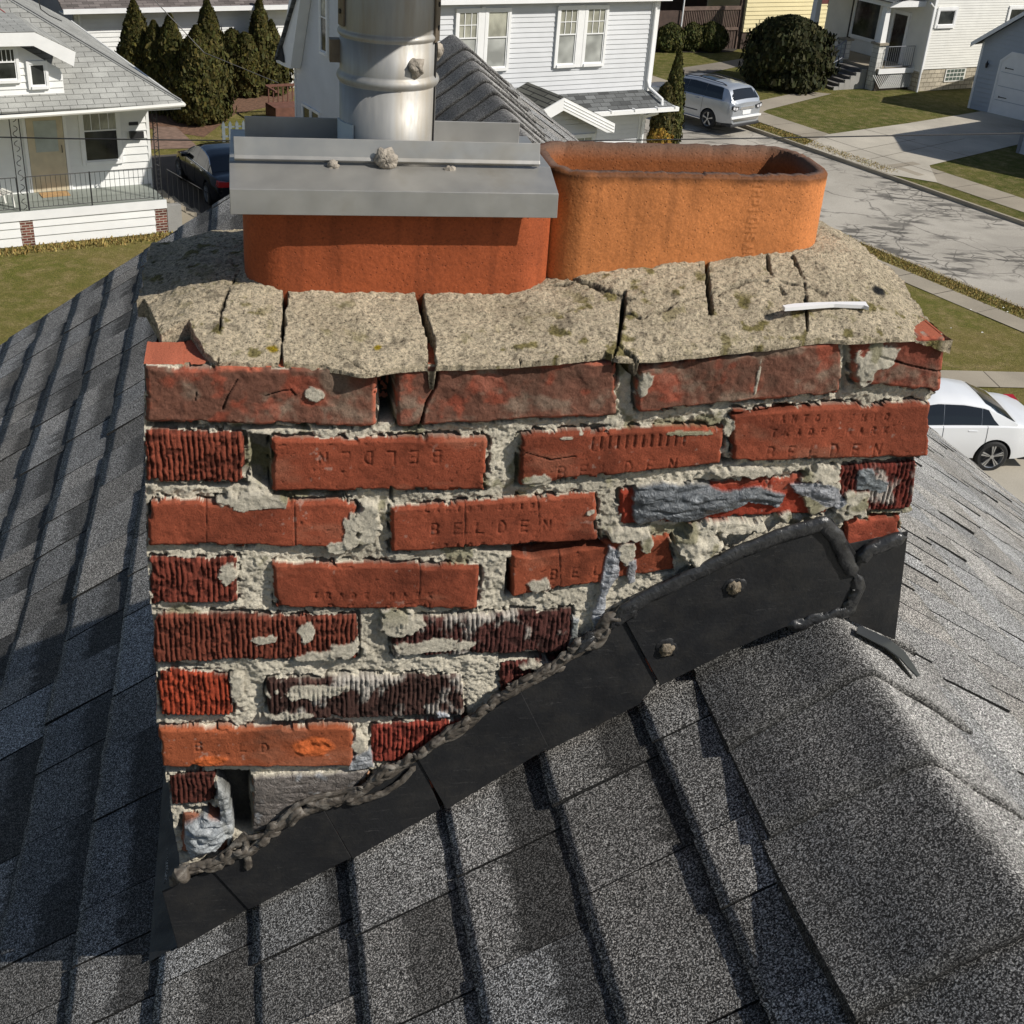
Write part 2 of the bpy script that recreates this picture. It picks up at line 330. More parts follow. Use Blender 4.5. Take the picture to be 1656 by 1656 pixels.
def front_face():
    du = .00105; a0, a1, z0, z1 = -.745, .085, -.475, .345
    nx = int((a1-a0)/du); nz = int((z1-z0)/du)
    X, Z = np.meshgrid(np.linspace(a0, a1, nx), np.linspace(z0, z1, nz))
    n1 = fbm(X*45, Z*45, 1)-.5; n2 = fbm(X*210, Z*210, 2, 3)-.5; n3 = fbm(X*14, Z*14, 3)-.5; n4 = fbm(X*500, Z*500, 4, 2)-.5
    nb = fbm(X*90+7, Z*90, 5, 4)
    # mortar base
    H = -.0052 + (fbm(X*30, Z*30, 6, 5)-.5)*.011 + n2*.0045 + n4*.0018
    mort = np.array([.64, .585, .47]); C = np.ones(X.shape+(3,))*mort
    C *= (.82+.36*fbm(X*60, Z*60, 8))[..., None]
    dk = sstep(.56, .70, fbm(X*26+3, Z*26, 9)); C = C*(1-.28*dk[..., None]) + np.array([.12, .11, .08])*.28*dk[..., None]
    K = np.zeros(X.shape, np.int8)         # 0 mortar 1 brick 2 smear
    best = np.full(X.shape, 9.)
    for i, (q, ty, col, off) in enumerate(BR):
        pts = PP(q); m_ = (X > min(p[0] for p in pts)-.02) & (X < max(p[0] for p in pts)+.02) & (Z > min(p[1] for p in pts)-.02) & (Z < max(p[1] for p in pts)+.02)
        x = X[m_]; z = Z[m_]; e = []
        for j in range(4):
            (xa, za), (xb, zb) = pts[j], pts[(j+1) % 4]; L = hypot(xb-xa, zb-za)
            e.append(((x-xa)*(-(zb-za))+(z-za)*(xb-xa))/L)
        r = .007 if ty == 'w' else .0045
        er = np.maximum(np.maximum(e[0], e[1]), np.maximum(e[2], e[3])); e = [np.maximum(k+r, 0) for k in e]; sd = .0010 + (e[0]**3+e[1]**3+e[2]**3+e[3]**3)**(1/3.)-r
        sd = sd + .0038*sstep(.58, .70, fbm(x*62+i*3, z*62, 30, 3))*sstep(-.0075, -.002, er) + n1[m_]*.0042 + n2[m_]*.0018 + (.0018 if ty == 'w' else .0)*n3[m_]
        ins = sd < 0
        cx = sum(p[0] for p in pts)/4; cz = sum(p[1] for p in pts)/4; rr = np.random.RandomState(i+3)
        tilt = (x-cx)*rr.uniform(-.012, .012) + (z-cz)*rr.uniform(-.03, .03)
        h = off + tilt - .0035*sstep(-.0045, 0, sd)**2
        c = np.ones(x.shape+(3,))*np.array(col)
        big = fbm(x*22+i*9, z*22, 31, 4); fin = fbm(x*120, z*120, 32, 3)
        c *= (.78+.45*big)[:, None]
        if ty == 'w':
            h = h + (fbm(x*34+i, z*34, 33, 5)-.5)*.0055 + n2[m_]*.0014
            lich = sstep(.52, .72, fbm(x*38+i*5, z*38, 34, 5)); c = c*(1-.5*lich[:, None])+np.array([.33, .27, .20])*.5*lich[:, None]
            red = sstep(.60, .70, fbm(x*30-i*5, z*30, 35, 4)); c = c*(1-.6*red[:, None])+np.array([.36, .07, .035])*.6*red[:, None]
            dark = sstep(.58, .72, fbm(x*17-i*3, z*17, 36, 4)); c = c*(1-.4*dark[:, None])+np.array([.07, .05, .035])*.4*dark[:, None]
            edge = sstep(-.006, -.001, sd)*sstep(.45, .6, nb[m_]); c = c*(1-.7*edge[:, None])+np.array([.50, .13, .07])*.7*edge[:, None]
        elif ty in 'sd':
            wv = x + (fbm(x*25, z*60, 41, 3)-.5)*.004
            g = .5+.5*np.cos(wv*2*pi/.0049); g2 = fbm(x*330, z*45, 42, 3); pit = sstep(.50, .66, fbm(x*190, z*150, 43, 3))
            dep = sstep(.66, .98, g*.72+g2*.55-.05)
            h = h - dep*.0019 - pit*.0012 + n2[m_]*.001
            c = c*(1-.80*np.maximum(dep, pit*.8)[:, None])
            c *= (.7+.6*fin)[:, None]
            if ty == 'd':
                wh = sstep(.53, .66, fbm(x*60+i, z*45, 44, 5)*.7+.3*fbm(x*20+i, z*20, 45, 2)+.045*sstep(.012, 0, -sd)); wh *= (1-.6*dep)*.85
                c = c*(1-wh[:, None])+np.array([.50, .46, .40])*wh[:, None]; h = h + wh*.0012
        else:
            h = h + n2[m_]*.0009 + (fin-.5)*.0008
            c *= (.86+.28*fin)[:, None]
            soot = sstep(.48, .74, fbm(x*26+i*4, z*26, 48, 5)); c *= (1-.36*soot)[:, None]; salt = sstep(.78, .84, fbm(x*190, z*190, 49, 2))*sstep(.5, .65, big); c = c*(1-.35*salt[:, None])+np.array([.5, .40, .33])*.35*salt[:, None]; pore = sstep(.84, .90, fbm(x*240+3, z*240, 50, 2)); h = h-pore*.0008; c *= (1-.5*pore)[:, None]; dust = sstep(.56, .75, fbm(x*15-i*4, z*40, 54, 4)); c = c*(1-.22*dust[:, None])+np.array([.42, .22, .14])*.22*dust[:, None]
            band = sstep(.55, .7, fbm(x*9+i*2, z*4, 46, 2)); c *= (1-.22*band)[:, None]
            if ty == 'o':
                for ex, ez, ra, rb in ((*P(505, 1205), .021, .014), (*P(340, 1230), .019, .007)):
                    bl = sstep(1.15, .75, np.hypot((x-ex)/ra, (z-ez)/rb)+(nb[m_]-.5)*.7); h = h + bl*(-.002+fbm(x*140, z*170, 47, 4)*.005); c = c*(1-.8*bl[:, None])+np.array([.62, .14, .035])*.8*bl[:, None]
        upd = ins & (sd < best[m_])
        mi = np.where(m_); ii = (mi[0][upd], mi[1][upd])
        H[ii] = h[upd]; C[ii] = c[upd]; K[ii] = 1; best[ii] = sd[upd]
        # mortar sinks along the brick edge here and there, and dark crevices
        near = (~ins) & (sd < .0035) & (nb[m_] > .46) & (K[m_] == 0); jj = (mi[0][near], mi[1][near]); H[jj] -= .006; C[jj] *= .45
    # whole-brick cracks and chips
    def crack(pts, wdt, dep):
        d = line_dist(X, Z, PP(pts)) + n1*.002; k_ = sstep(wdt, wdt*.25, d); H[...] -= k_*dep; C[...] *= (1-.8*k_)[..., None]
    crack([(710,592),(704,625),(690,652),(678,694)], .0016, .010)
    crack([(385,612),(376,628),(368,640),(360,662)], .0009, .003); crack([(318,632),(316,648),(310,655)], .0006, .002); crack([(430,640),(455,632),(470,630),(478,640)], .0005, .002)
    crack([(1420,575),(1470,590),(1525,602)], .0010, .003); crack([(838,740),(850,730),(890,742),(930,736)], .0007, .002); crack([(1000,1010),(1004,1050)], .001, .004)
    crack([(334,812),(334,886)], .0010, .0012); crack([(476,815),(478,888)], .0010, .0012); crack([(752,815),(752,893)], .0008, .001); crack([(870,806),(874,885)], .0008, .001)
    crack([(680,868+40),(679,968)], .0007, .0008); crack([(905,896),(908,960)], .0007, .0008)
    # mortar spread over brick faces (photo ellipses: x, y, rx, ry, thickness)
    BL = [(568,865,13,38,.002),(548,885,18,10,.002),(870,948,26,14,.0015),(955,828,8,5,.001),(916,707,12,3,.001),(868,778,22,12,.002),(420,812,60,12,.001),(370,925,16,18,.001),
          (430,1035,26,10,.001),(560,1052,30,16,.002),(496,1025,14,16,.001),(520,1062,50,9,.001),(700,1045,75,12,.001),(668,1012,28,12,.001),(500,1120,60,14,.0008),(462,1158,40,8,.001),
          (1415,575,38,22,.002),(1400,600,18,24,.002),(1040,615,14,20,.002),(510,636,15,11,.001),(1225,605,3,32,.001),(1130,876,40,34,.012),(1190,850,60,12,.008),(1012,865,34,12,.004),
          (1015,895,20,22,.004),(1045,880,12,14,.004),(1330,800,36,30,.003),(1380,815,32,26,.004),(1270,832,14,9,.004),(870,1078,30,10,.003),(940,700,3,2,.001),(595,850,22,40,.002),
          (383,1112,12,26,.001),(580,1200,12,24,.002),(1120,700,40,4,.0005),(640,1010,26,26,.001),(1210,765,80,8,.002),(1330,768,40,16,.003),(1180,690,8,14,.001),(415,730,1,1,.001)]
    for ex, ey, rx, ry, th in BL:
        px, pz = P(ex, ey); ra = rx/1700.; rb = ry/1450.
        m_ = (np.abs(X-px) < ra*2+.01) & (np.abs(Z-pz) < rb*2+.01)
        r_ = np.hypot((X[m_]-px)/ra, (Z[m_]-pz)/rb) + (fbm(X[m_]*110, Z[m_]*110, 51, 4)-.5)*1.5
        k_ = sstep(1.0, .86, r_); h2 = .0006+th*.7 + n2[m_]*.0022 + (fbm(X[m_]*60, Z[m_]*60, 53, 3)-.5)*th*.7
        H[m_] = H[m_]*(1-k_)+np.maximum(H[m_]+.0008, h2)*k_
        mc = mort*(.75+.5*fbm(X[m_]*80, Z[m_]*80, 52)[:, None])*(1.08 if th > .006 else .9); C[m_] = C[m_]*(1-k_[:, None])+mc*k_[:, None]
        t_ = K[m_]; t_[k_ > .5] = 0; K[m_] = t_
    # deep open joints (photo quads)
    for q, dep, shade in (([(614,600),(636,602),(640,686),(614,690)], .045, .08), ([(404,704),(436,708),(437,792),(408,780)], .012, .35), ([(236,688),(500,694),(500,698),(236,694)], .014, .15),
                   ([(255,786),(400,787),(400,791),(255,790)], .012, .2), ([(440,799),(560,799),(560,806),(440,806)], .012, .25), ([(770,886),(965,876),(980,884),(860,902),(775,894)], .012, .3),
                   ([(808,1062),(940,1056),(940,1068),(808,1072)], .014, .2), ([(253,1076),(330,1078),(330,1083),(253,1082)], .014, .15), ([(258,1246),(330,1246),(330,1254),(258,1254)], .02, .1),
                   ([(820,905),(828,905),(828,968),(820,968)], .014, .25), ([(630,786),(637,790),(637,815),(630,818)], .010, .3), ([(1170,745),(1182,745),(1190,752),(1172,756)], .02, .15),
                   ([(1185,668),(1310,655),(1310,660),(1185,672)], .01, .3), ([(348,1252),(404,1252),(408,1350),(372,1350)], .020, .10), ([(286,1308),(368,1310),(368,1322),(300,1318)], .03, .06),
                   ([(1340,640),(1362,637),(1374,640),(1374,560),(1366,560),(1364,636)], .004, .7), ([(1385,838),(1470,832),(1470,836),(1385,841)], .01, .2), ([(655,1160),(760,1160),(760,1166),(655,1170)], .014, .15)):
        sd = poly_sd(X, Z, PP(q)) + n1*.005; k_ = sstep(.001, -.002, sd); H -= k_*dep; C *= (1-(1-shade)*k_)[..., None]
    # stamped lettering
    it = []
    def word(s, p0, p1, h, rot=0.):
        n = len(s)
        for k, ch in enumerate(s):
            if ch == ' ': continue
            t = k/(n-1.); x_, z_ = P(p0[0]+(p1[0]-p0[0])*t, p0[1]+(p1[1]-p0[1])*t); it.append((ch, x_, z_, h, rot))
    word('BELDEN', (705, 738), (522, 742), .0125, pi); word('BELDEN', (907, 763), (1087, 750), .012); word('BELDEN', (1244, 731), (1416, 724), .012)
    word('CANTON OHIO', (1246, 677), (1432, 673), .0065); word('TRADE MARK', (1250, 699), (1430, 694), .0065); word('BELDEN', (703, 856), (884, 850), .012)
    word('CANTON OHIO', (690, 824), (860, 818), .005); word('TRADE MARK', (700, 884), (880, 879), .005); word('EN', (1209, 784), (1241, 783), .011)
    word('TRADE MARK', (510, 963), (695, 963), .006); word('BELDEN', (535, 985), (690, 985), .010); word('BELD', (896, 931), (1001, 921), .011)
    word('BELD', (321, 1207), (428, 1208), .011)
    D = letters_field(X, Z, it); k_ = sstep(.0016, .0005, D)*(K == 1)*(.55+.45*sstep(.35, .5, nb)); H -= k_*.0012*sstep(.15, .40, fbm(X*25, Z*25, 92, 2)); C *= (1-.20*k_)[..., None]
    for k in range(12):
        x_, z_ = P(958+k*13.5, 716-k*.6); kk = (seg_dist(X, Z, x_, z_-.006, x_, z_+.006) < .0012)*(K == 1); H -= kk*.0012; C *= (1-.3*kk)[..., None]
    # grey tar smears (photo outlines)
    def z10(l): return [(950+x/2.855, 700+y/2.855) for x, y in l]
    SM = [(z10([(200,300),(230,250),(350,225),(420,240),(560,235),(620,265),(800,255),(920,285),(900,320),(870,345),(740,320),(690,350),(620,370),(500,400),(400,410),(350,395),(230,430),(215,380)]), .005, (.115,.125,.135)),
          (z10([(930,235),(1000,228),(1100,225),(1150,250),(1190,320),(1160,345),(1100,335),(1050,310),(960,280)]), .005, (.22,.225,.24)),
          (z10([(1250,170),(1310,170),(1330,215),(1390,230),(1375,270),(1300,265),(1240,262)]), .004, (.17,.19,.20)),
          ([(985,882),(1004,890),(1000,930),(985,950),(975,1020),(960,1040),(957,1000),(975,940)], .004, (.33,.34,.36)), ([(1014,905),(1030,905),(1030,942),(1016,944)], .002, (.30,.30,.31)),
          ([(925,998),(938,1000),(934,1056),(920,1058)], .001, (.22,.23,.22)), ([(408,1258),(560,1250),(600,1243),(560,1290),(480,1330),(410,1345)], .002, (.155,.135,.12)),
          ([(296,1330),(330,1318),(368,1330),(372,1352),(350,1375),(310,1385),(298,1360)], .012, (.30,.32,.33)), ([(702,1150),(722,1150),(730,1160),(705,1163)], .002, (.40,.42,.45)),
          ([(352,1270),(372,1290),(380,1345),(370,1372),(362,1340),(352,1300)], .006, (.30,.31,.30)), ([(572,1225),(600,1210),(606,1240),(560,1247)], .003, (.32,.33,.34))]
    for qi, (q, th, col) in enumerate(SM):
        sd = poly_sd(X, Z, PP(q)) + n1*.006 + n2*.003; k_ = sstep(.0008, -.0008, sd); m_ = k_ > 0
        r_ = np.abs(fbm(X[m_]*26, Z[m_]*75, 61, 3)-.5)*2
        hh = .001+th*(.35+.65*sstep(0, -.012, sd[m_])) - th*.45*(1-sstep(0, .35, r_)) + n2[m_]*.0007
        H[m_] = H[m_]*(1-k_[m_]) + np.maximum(hh, H[m_])*k_[m_]
        c = np.array(col)*(.45+1.1*fbm(X[m_]*50, Z[m_]*70, 62, 4)[:, None]); wh = sstep(.62, .75, fbm(X[m_]*70, Z[m_]*70, 63, 3))[:, None]
        c = c*(1-.5*wh)+np.array([.42, .44, .46])*.5*wh
        C[m_] = C[m_]*(1-k_[m_][:, None])+c*k_[m_][:, None]; K[k_ > .5] = 2+qi
    # moss near the top joints
    ms = sstep(.60, .70, fbm(X*34, Z*34, 71, 4))*sstep(.0, .05, Z)*(K == 0)*.6; C = C*(1-ms[..., None])+np.array([.16, .15, .05])*ms[..., None]
    # keep: outline of the face and above the flashing
    lz = [P(232, y)[1] for y in (592, 690, 800, 900, 990, 1080, 1175, 1250, 1390)]; lu = [P(x, y)[0] for x, y in ((231,592),(232,690),(234,800),(237,900),(244,990),(251,1080),(253,1175),(266,1250),(288,1390))]
    left = np.interp(-Z, [-z for z in lz], lu); rz = [P(1500, y)[1] for y in (541, 636, 650, 738, 745, 827, 835, 905)]; ru = [P(x, y)[0] for x, y in ((1530,541),(1522,630),(1506,650),(1500,738),(1486,745),(1478,827),(1461,835),(1459,905))]
    right = np.interp(-Z, [-z for z in rz], ru)
    keep = (X > left+n1*.003-.0005) & (X < right+n1*.004) & (Z < .0006+np.interp(X, [P(x, 592)[0] for x in (232, 612, 1000, 1360, 1530)], [P(x, y)[1] for x, y in ((232,593),(612,597),(1000,580),(1360,549),(1530,542))])+n1*.0015)
    # the top joint is filled to the crown on the right
    base = np.interp(X, [-.74, -.708, -.631, -.516, -.414, -.3, -.179, -.037, .09], [-.43, -.408, -.357, -.294, -.23, -.157, -.072, .001, -.027])+.042; keep &= Z > base
    ztop = np.interp(X, [P(x, 592)[0] for x in (232, 612, 1000, 1360, 1530)], [P(x, y)[1] for x, y in ((232,593),(612,597),(1000,580),(1360,549),(1530,542))])+n1*.0015
    Z = np.minimum(Z, ztop); X = np.clip(X, left+n1*.003, right+n1*.004)
    V = np.empty(X.shape+(3,))
    A_, B_, O_ = np.array(OWN.A), np.array(OWN.B), np.array(OWN.o)
    V[...] = O_ + X[..., None]*A_ - H[..., None]*B_ + Z[..., None]*np.array([0, 0, 1.])
    idx = np.arange(X.size).reshape(X.shape); kf = keep[:-1, :-1] & keep[1:, :-1] & keep[:-1, 1:] & keep[1:, 1:]
    Q = np.stack([idx[:-1, :-1], idx[:-1, 1:], idx[1:, 1:], idx[1:, :-1]], -1)
    Kf = K[:-1, :-1]; Vr = V.reshape(-1, 3); Cr = np.clip(C.reshape(-1, 3), 0, 1)
    def part(k, name, mat):
        return np_mesh(name, Vr, Q[kf & (Kf == k)], mat, chimney, Cr)
    bw = part(1, 'brickwork', M['brick']); mo = part(0, 'mortar', M['mortar']); sml = ['broad grey tar smear over the upper right bricks', 'thin grey tar patch beside the scored corner brick']
    for qi in range(len(SM)):
        if (kf & (Kf == 2+qi)).any():
            s_ = part(2+qi, 'tar_smear', M['smear'])
            if qi < 2: s_['label'] = sml[qi]
    # skirts: outer outline run back into the chimney body
    def skirt(mask):
        out_v = []; out_c = []; qs = []
        for ax, sh in ((1, 1), (1, -1), (0, 1), (0, -1)):
            nb_ = np.zeros_like(mask)
            if ax == 1 and sh == 1: nb_[:, :-1] = mask[:, 1:]
            elif ax == 1: nb_[:, 1:] = mask[:, :-1]
            elif sh == 1: nb_[:-1] = mask[1:]
            else: nb_[1:] = mask[:-1]
            ed = mask & ~nb_; r, c = np.where(ed)
            if ax == 1: i0 = idx[r, c+(1 if sh == 1 else 0)]; i1 = idx[r+1, c+(1 if sh == 1 else 0)]
            else: i0 = idx[r+(1 if sh == 1 else 0), c]; i1 = idx[r+(1 if sh == 1 else 0), c+1]
            qs.append((i0, i1))
        i0 = np.concatenate([a for a, b in qs]); i1 = np.concatenate([b for a, b in qs]); n = len(i0)
        back = B_*.05; v = np.concatenate([Vr[i0], Vr[i1], Vr[i1]+back, Vr[i0]+back]); nn_ = (.75+.5*fbm(v[:, 0]*60, v[:, 2]*60+v[:, 1]*40, 91))[:, None]; c = np.array([.42, .12, .065])*nn_
        ar = np.arange(n); return v, np.stack([ar, ar+n, ar+2*n, ar+3*n], -1), c
    v, q, c = skirt(kf); np_mesh('brickwork_edge', v, q, M['brick'], bw, c, smooth=False)
front_face()

# ---- body behind the face: simple coursed sides and back, and the brick tops under the crown
def side_face(o, du_dir, nrm, L, z0f, z1, seed, name='brickwork'):
    s = .003; nx = int(L/s); X, Z = np.meshgrid(np.linspace(0, L, nx), np.arange(-.62, z1, s))
    row = np.floor((Z+.62)/.067); fz = (Z+.62)-row*.067; off = (row % 2)*.11
    cx = np.floor((X+off)/.222); fx = (X+off)-cx*.222
    d = np.minimum(np.minimum(fx, .222-fx)-.0075, np.minimum(fz, .067-fz)-.0075) + (fbm(X*60, Z*60, seed)-.5)*.004
    k = sstep(-.001, .002, d); hv = vnoise(cx*3.1+row*7.7, row*5.3, seed)
    H = -.008+k*.009+(fbm(X*120, Z*120, seed+1)-.5)*.003
    c = np.array([.6, .55, .45])*(1-k[..., None]) + np.array([.30, .06, .032])*(.6+.7*hv[..., None])*k[..., None]
    V = np.array(o)+X[..., None]*np.array(du_dir)+H[..., None]*np.array(nrm)+Z[..., None]*np.array([0, 0, 1.])
    idx = np.arange(X.size).reshape(X.shape); Q = np.stack([idx[:-1, :-1], idx[:-1, 1:], idx[1:, 1:], idx[1:, :-1]], -1).reshape(-1, 4)
    np_mesh(name, V.reshape(-1, 3), Q, M['brick'], chimney, c.reshape(-1, 3))
side_face(OWN.w(-.688, .014, 0), OWN.B, -OWN.A, .33, 0, .295, 3); side_face(OWN.w(.038, .014, 0), OWN.B, OWN.A, .33, 0, .310, 13)
side_face(OWN.w(-.69, .342, 0), OWN.A, OWN.B, .728, 0, .30, 23)
b_ = MB(); b_.prism(OWN, [(-.685, -.6), (.034, -.6), (.034, .318), (-.07, .314), (-.28, .296), (-.5, .2845), (-.685, .287)], .0515, .335)
b_.build('brick_top', plain('fresh_brick_core', (.50, .15, .09), .9, 0, .35, 30, .003, 200), chimney)

# ---- crown (cracked mortar wash)
def crown():
    du = .0012; X, Y = np.meshgrid(np.arange(-.725, .075, du), np.arange(-.012, .345, du))
    xb = [-.70, -.652, -.58, -.498, -.437, -.283, -.241, -.067, .051]; zbv = [.297, .298, .297, .295, .297, .306, .306, .321, .325]; zb = np.interp(X, xb, zbv)
    zf = np.interp(X, [-.72, -.66, -.6, -.36, -.3, -.26, -.05, .0, .05], [.320, .330, .337, .331, .340, .349, .374, .372, .355])
    n1 = fbm(X*12, Y*12, 101)-.5; n2 = fbm(X*70, Y*70, 102, 5)-.5; n3 = fbm(X*260, Y*260, 103, 3)-.5
    ns = np.interp(Y, [-.01, .0, .11, .20, .26, .345], [0, 0.12, 1, 1.02, .85, .45])
    Zt = zb+.004+(zf-zb-.004)*ns - .030*sstep(-.01, .07, X)*sstep(.30, .0, Y)*.6 - .010*sstep(-.64, -.72, X)
    Zt += n1*.008 + n2*.006 + n3*.0028
    fp = [(232,470),(245,497),(259,533),(272,528),(286,523),(306,519),(311,531),(318,545),(330,568),(352,580),(445,583),(520,586),(590,597),(640,590),(706,586),(800,583),(900,577),(980,567),(1000,573),(1060,573),(1130,566),(1230,556),(1340,543),(1375,544),(1450,541),(1527,538)]
    fo = []
    for x, y in fp:
        z_ = .31
        for _k in range(3): a_, b_2 = OWN.px_z(x, y+2, z_); z_ = float(np.interp(a_, xb, zbv))+.008+max(0, b_2)*.2
        fo.append((a_, b_2))
    w0 = np.interp(X, [p[0] for p in fo], [p[1] for p in fo])
    w0 = np.where(X < fo[0][0], fo[0][1], w0)
    w0 = w0 + (fbm(X*70, X*0+.5, 104, 4)-.5)*.006; xl = -.706+(fbm(Y*50, Y*0, 105)-.5)*.012; xr = .058 - .02*sstep(.1, .3, Y)+(fbm(Y*50, Y*0+3, 106)-.5)*.010
    keep = (Y > w0-du*1.6) & (X > xl-du*1.6) & (X < xr+du*1.6) & (Y < .335); X0, Y0 = X, Y
    C = np.ones(X.shape+(3,))*np.array([.70, .59, .42]); C *= (.8+.4*fbm(X*30, Y*30, 107)[..., None])
    wd_ = sstep(.45, .68, fbm(X*17, Y*17, 132, 5)); C = C*(1-.28*wd_[..., None])+np.array([.30, .25, .16])*.28*wd_[..., None]
    yl = sstep(.58, .68, fbm(X*65, Y*65, 108, 4))*sstep(.44, .62, fbm(X*11, Y*11, 109, 2))*.8
    C = C*(1-yl[..., None])+np.array([.20, .17, .03])*yl[..., None]
    dk = sstep(.70, .80, fbm(X*60+9, Y*60, 110, 3)); C *= (1-.45*dk)[..., None]
    wt = sstep(1.2, .5, np.hypot((X-OWN.px_z(958, 448, .335)[0])/.02, (Y-OWN.px_z(958, 448, .335)[1])/.02)+n2*2)*.6; C = C*(1-wt[..., None])+np.array([.7, .7, .68])*wt[..., None]
    for ex, ey, er in ((440, 540, .006), (612, 537, .004), (1413, 510, .007)):
        px_, py_ = OWN.px_z(ex, ey, .325); k_ = sstep(1.2, .6, np.hypot(X-px_, Y-py_)/er+n2); C = C*(1-k_[..., None])+np.array([.42, .30, .02] if er < .0065 else [.03, .03, .03])*k_[..., None]
    def crack(pts, wd, dep, z=.325):
        nonlocal Zt, C
        pl = [OWN.px_z(x, y, z) for x, y in pts]; d = line_dist(X, Y, pl)+n2*.0045+(fbm(X*30, Y*30, 131, 2)-.5)*.0025; k_ = sstep(wd, wd*.45, d); Zt -= k_*dep; C *= (1-.85*k_)[..., None]
    crack([(463,476),(459,505),(456,530),(449,585)], .0017, .020); crack([(672,468),(682,500),(697,528),(701,560),(709,590)], .0031, .024)
    crack([(888,466),(935,484),(975,497),(1007,500)], .0015, .012); crack([(1007,498),(1004,525),(1000,546)], .0019, .018); crack([(1000,546),(1030,556),(1060,574)], .0022, .016)
    crack([(1000,546),(992,560),(990,575)], .0015, .012); crack([(1138,430),(1140,455),(1152,492)], .0024, .020, .345); crack([(1240,420),(1229,440),(1240,462),(1268,482)], .0016, .012, .345)
    crack([(1268,482),(1292,505),(1304,545)], .0013, .010); crack([(1152,490),(1090,498),(1040,508),(1010,500)], .0016, .008, .335); crack([(1160,492),(1200,484),(1260,487),(1330,500)], .0014, .007, .335); crack([(888,466),(950,470),(1020,492)], .0008, .004, .335); crack([(520,540),(560,548),(600,560)], .0007, .003); crack([(800,500),(830,520),(850,570)], .0006, .003)
    crack([(385,460),(358,500),(350,560)], .0008, .004); crack([(605,582),(598,596),(590,605)], .0018, .010); crack([(560,585),(600,575),(610,560)], .0006, .003)
    A_, B_, O_ = np.array(OWN.A), np.array(OWN.B), np.array(OWN.o)
    X = np.clip(X, xl, xr); Y = np.maximum(Y, w0)
    V = O_+X[..., None]*A_+Y[..., None]*B_+Zt[..., None]*np.array([0, 0, 1.])
    idx = np.arange(X.size).reshape(X.shape); kf = keep[:-1, :-1] & keep[1:, :-1] & keep[:-1, 1:] & keep[1:, 1:]
    Q = np.stack([idx[:-1, :-1], idx[:-1, 1:], idx[1:, 1:], idx[1:, :-1]], -1)[kf]
    Vr = V.reshape(-1, 3); Cr = np.clip(C.reshape(-1, 3), 0, 1)
    cr = np_mesh('crown', Vr, Q, M['crown'], chimney, Cr)
    # broken edge, running down to just above the bricks
    qs = []
    for dr, dc in ((0, 1), (0, -1), (1, 0), (-1, 0)):
        nb_ = np.zeros_like(kf); src = kf
        if dc == 1: nb_[:, :-1] = src[:, 1:]
        elif dc == -1: nb_[:, 1:] = src[:, :-1]
        elif dr == 1: nb_[:-1] = src[1:]
        else: nb_[1:] = src[:-1]
        r, c = np.where(kf & ~nb_)
        if dc: o = 1 if dc == 1 else 0; qs.append((idx[r, c+o], idx[r+1, c+o]))
        else: o = 1 if dr == 1 else 0; qs.append((idx[r+o, c], idx[r+o, c+1]))
    i0 = np.concatenate([a for a, b in qs]); i1 = np.concatenate([b for a, b in qs]); n = len(i0)
    lo = lambda i: np.column_stack([Vr[i][:, 0], Vr[i][:, 1], OZ+np.maximum(zb.reshape(-1)[i]+.0008, Vr[i][:, 2]-OZ-.02)])
    v = np.concatenate([Vr[i0], Vr[i1], lo(i1), lo(i0)]); c = np.concatenate([Cr[i0], Cr[i1], Cr[i1]*.9, Cr[i0]*.9]); ar = np.arange(n)
    np_mesh('broken_edge', v, np.stack([ar, ar+n, ar+2*n, ar+3*n], -1), M['crown'], cr, c)
    wmb = MB(); pl = [(1266, 492), (1285, 489), (1320, 487), (1360, 486), (1400, 486)]; pl2 = [(1406, 495), (1398, 492), (1350, 490), (1320, 492), (1284, 495), (1270, 496)]
    pts = [OWN.px_z(x, y, .3500) for x, y in pl+pl2]; wmb.prism(OWN, pts, .3455, .3490, axis='z'); wmb.build('caulk_strip', plain('white_caulk', (.8, .8, .8), .5, 0, .05), cr)
crown()

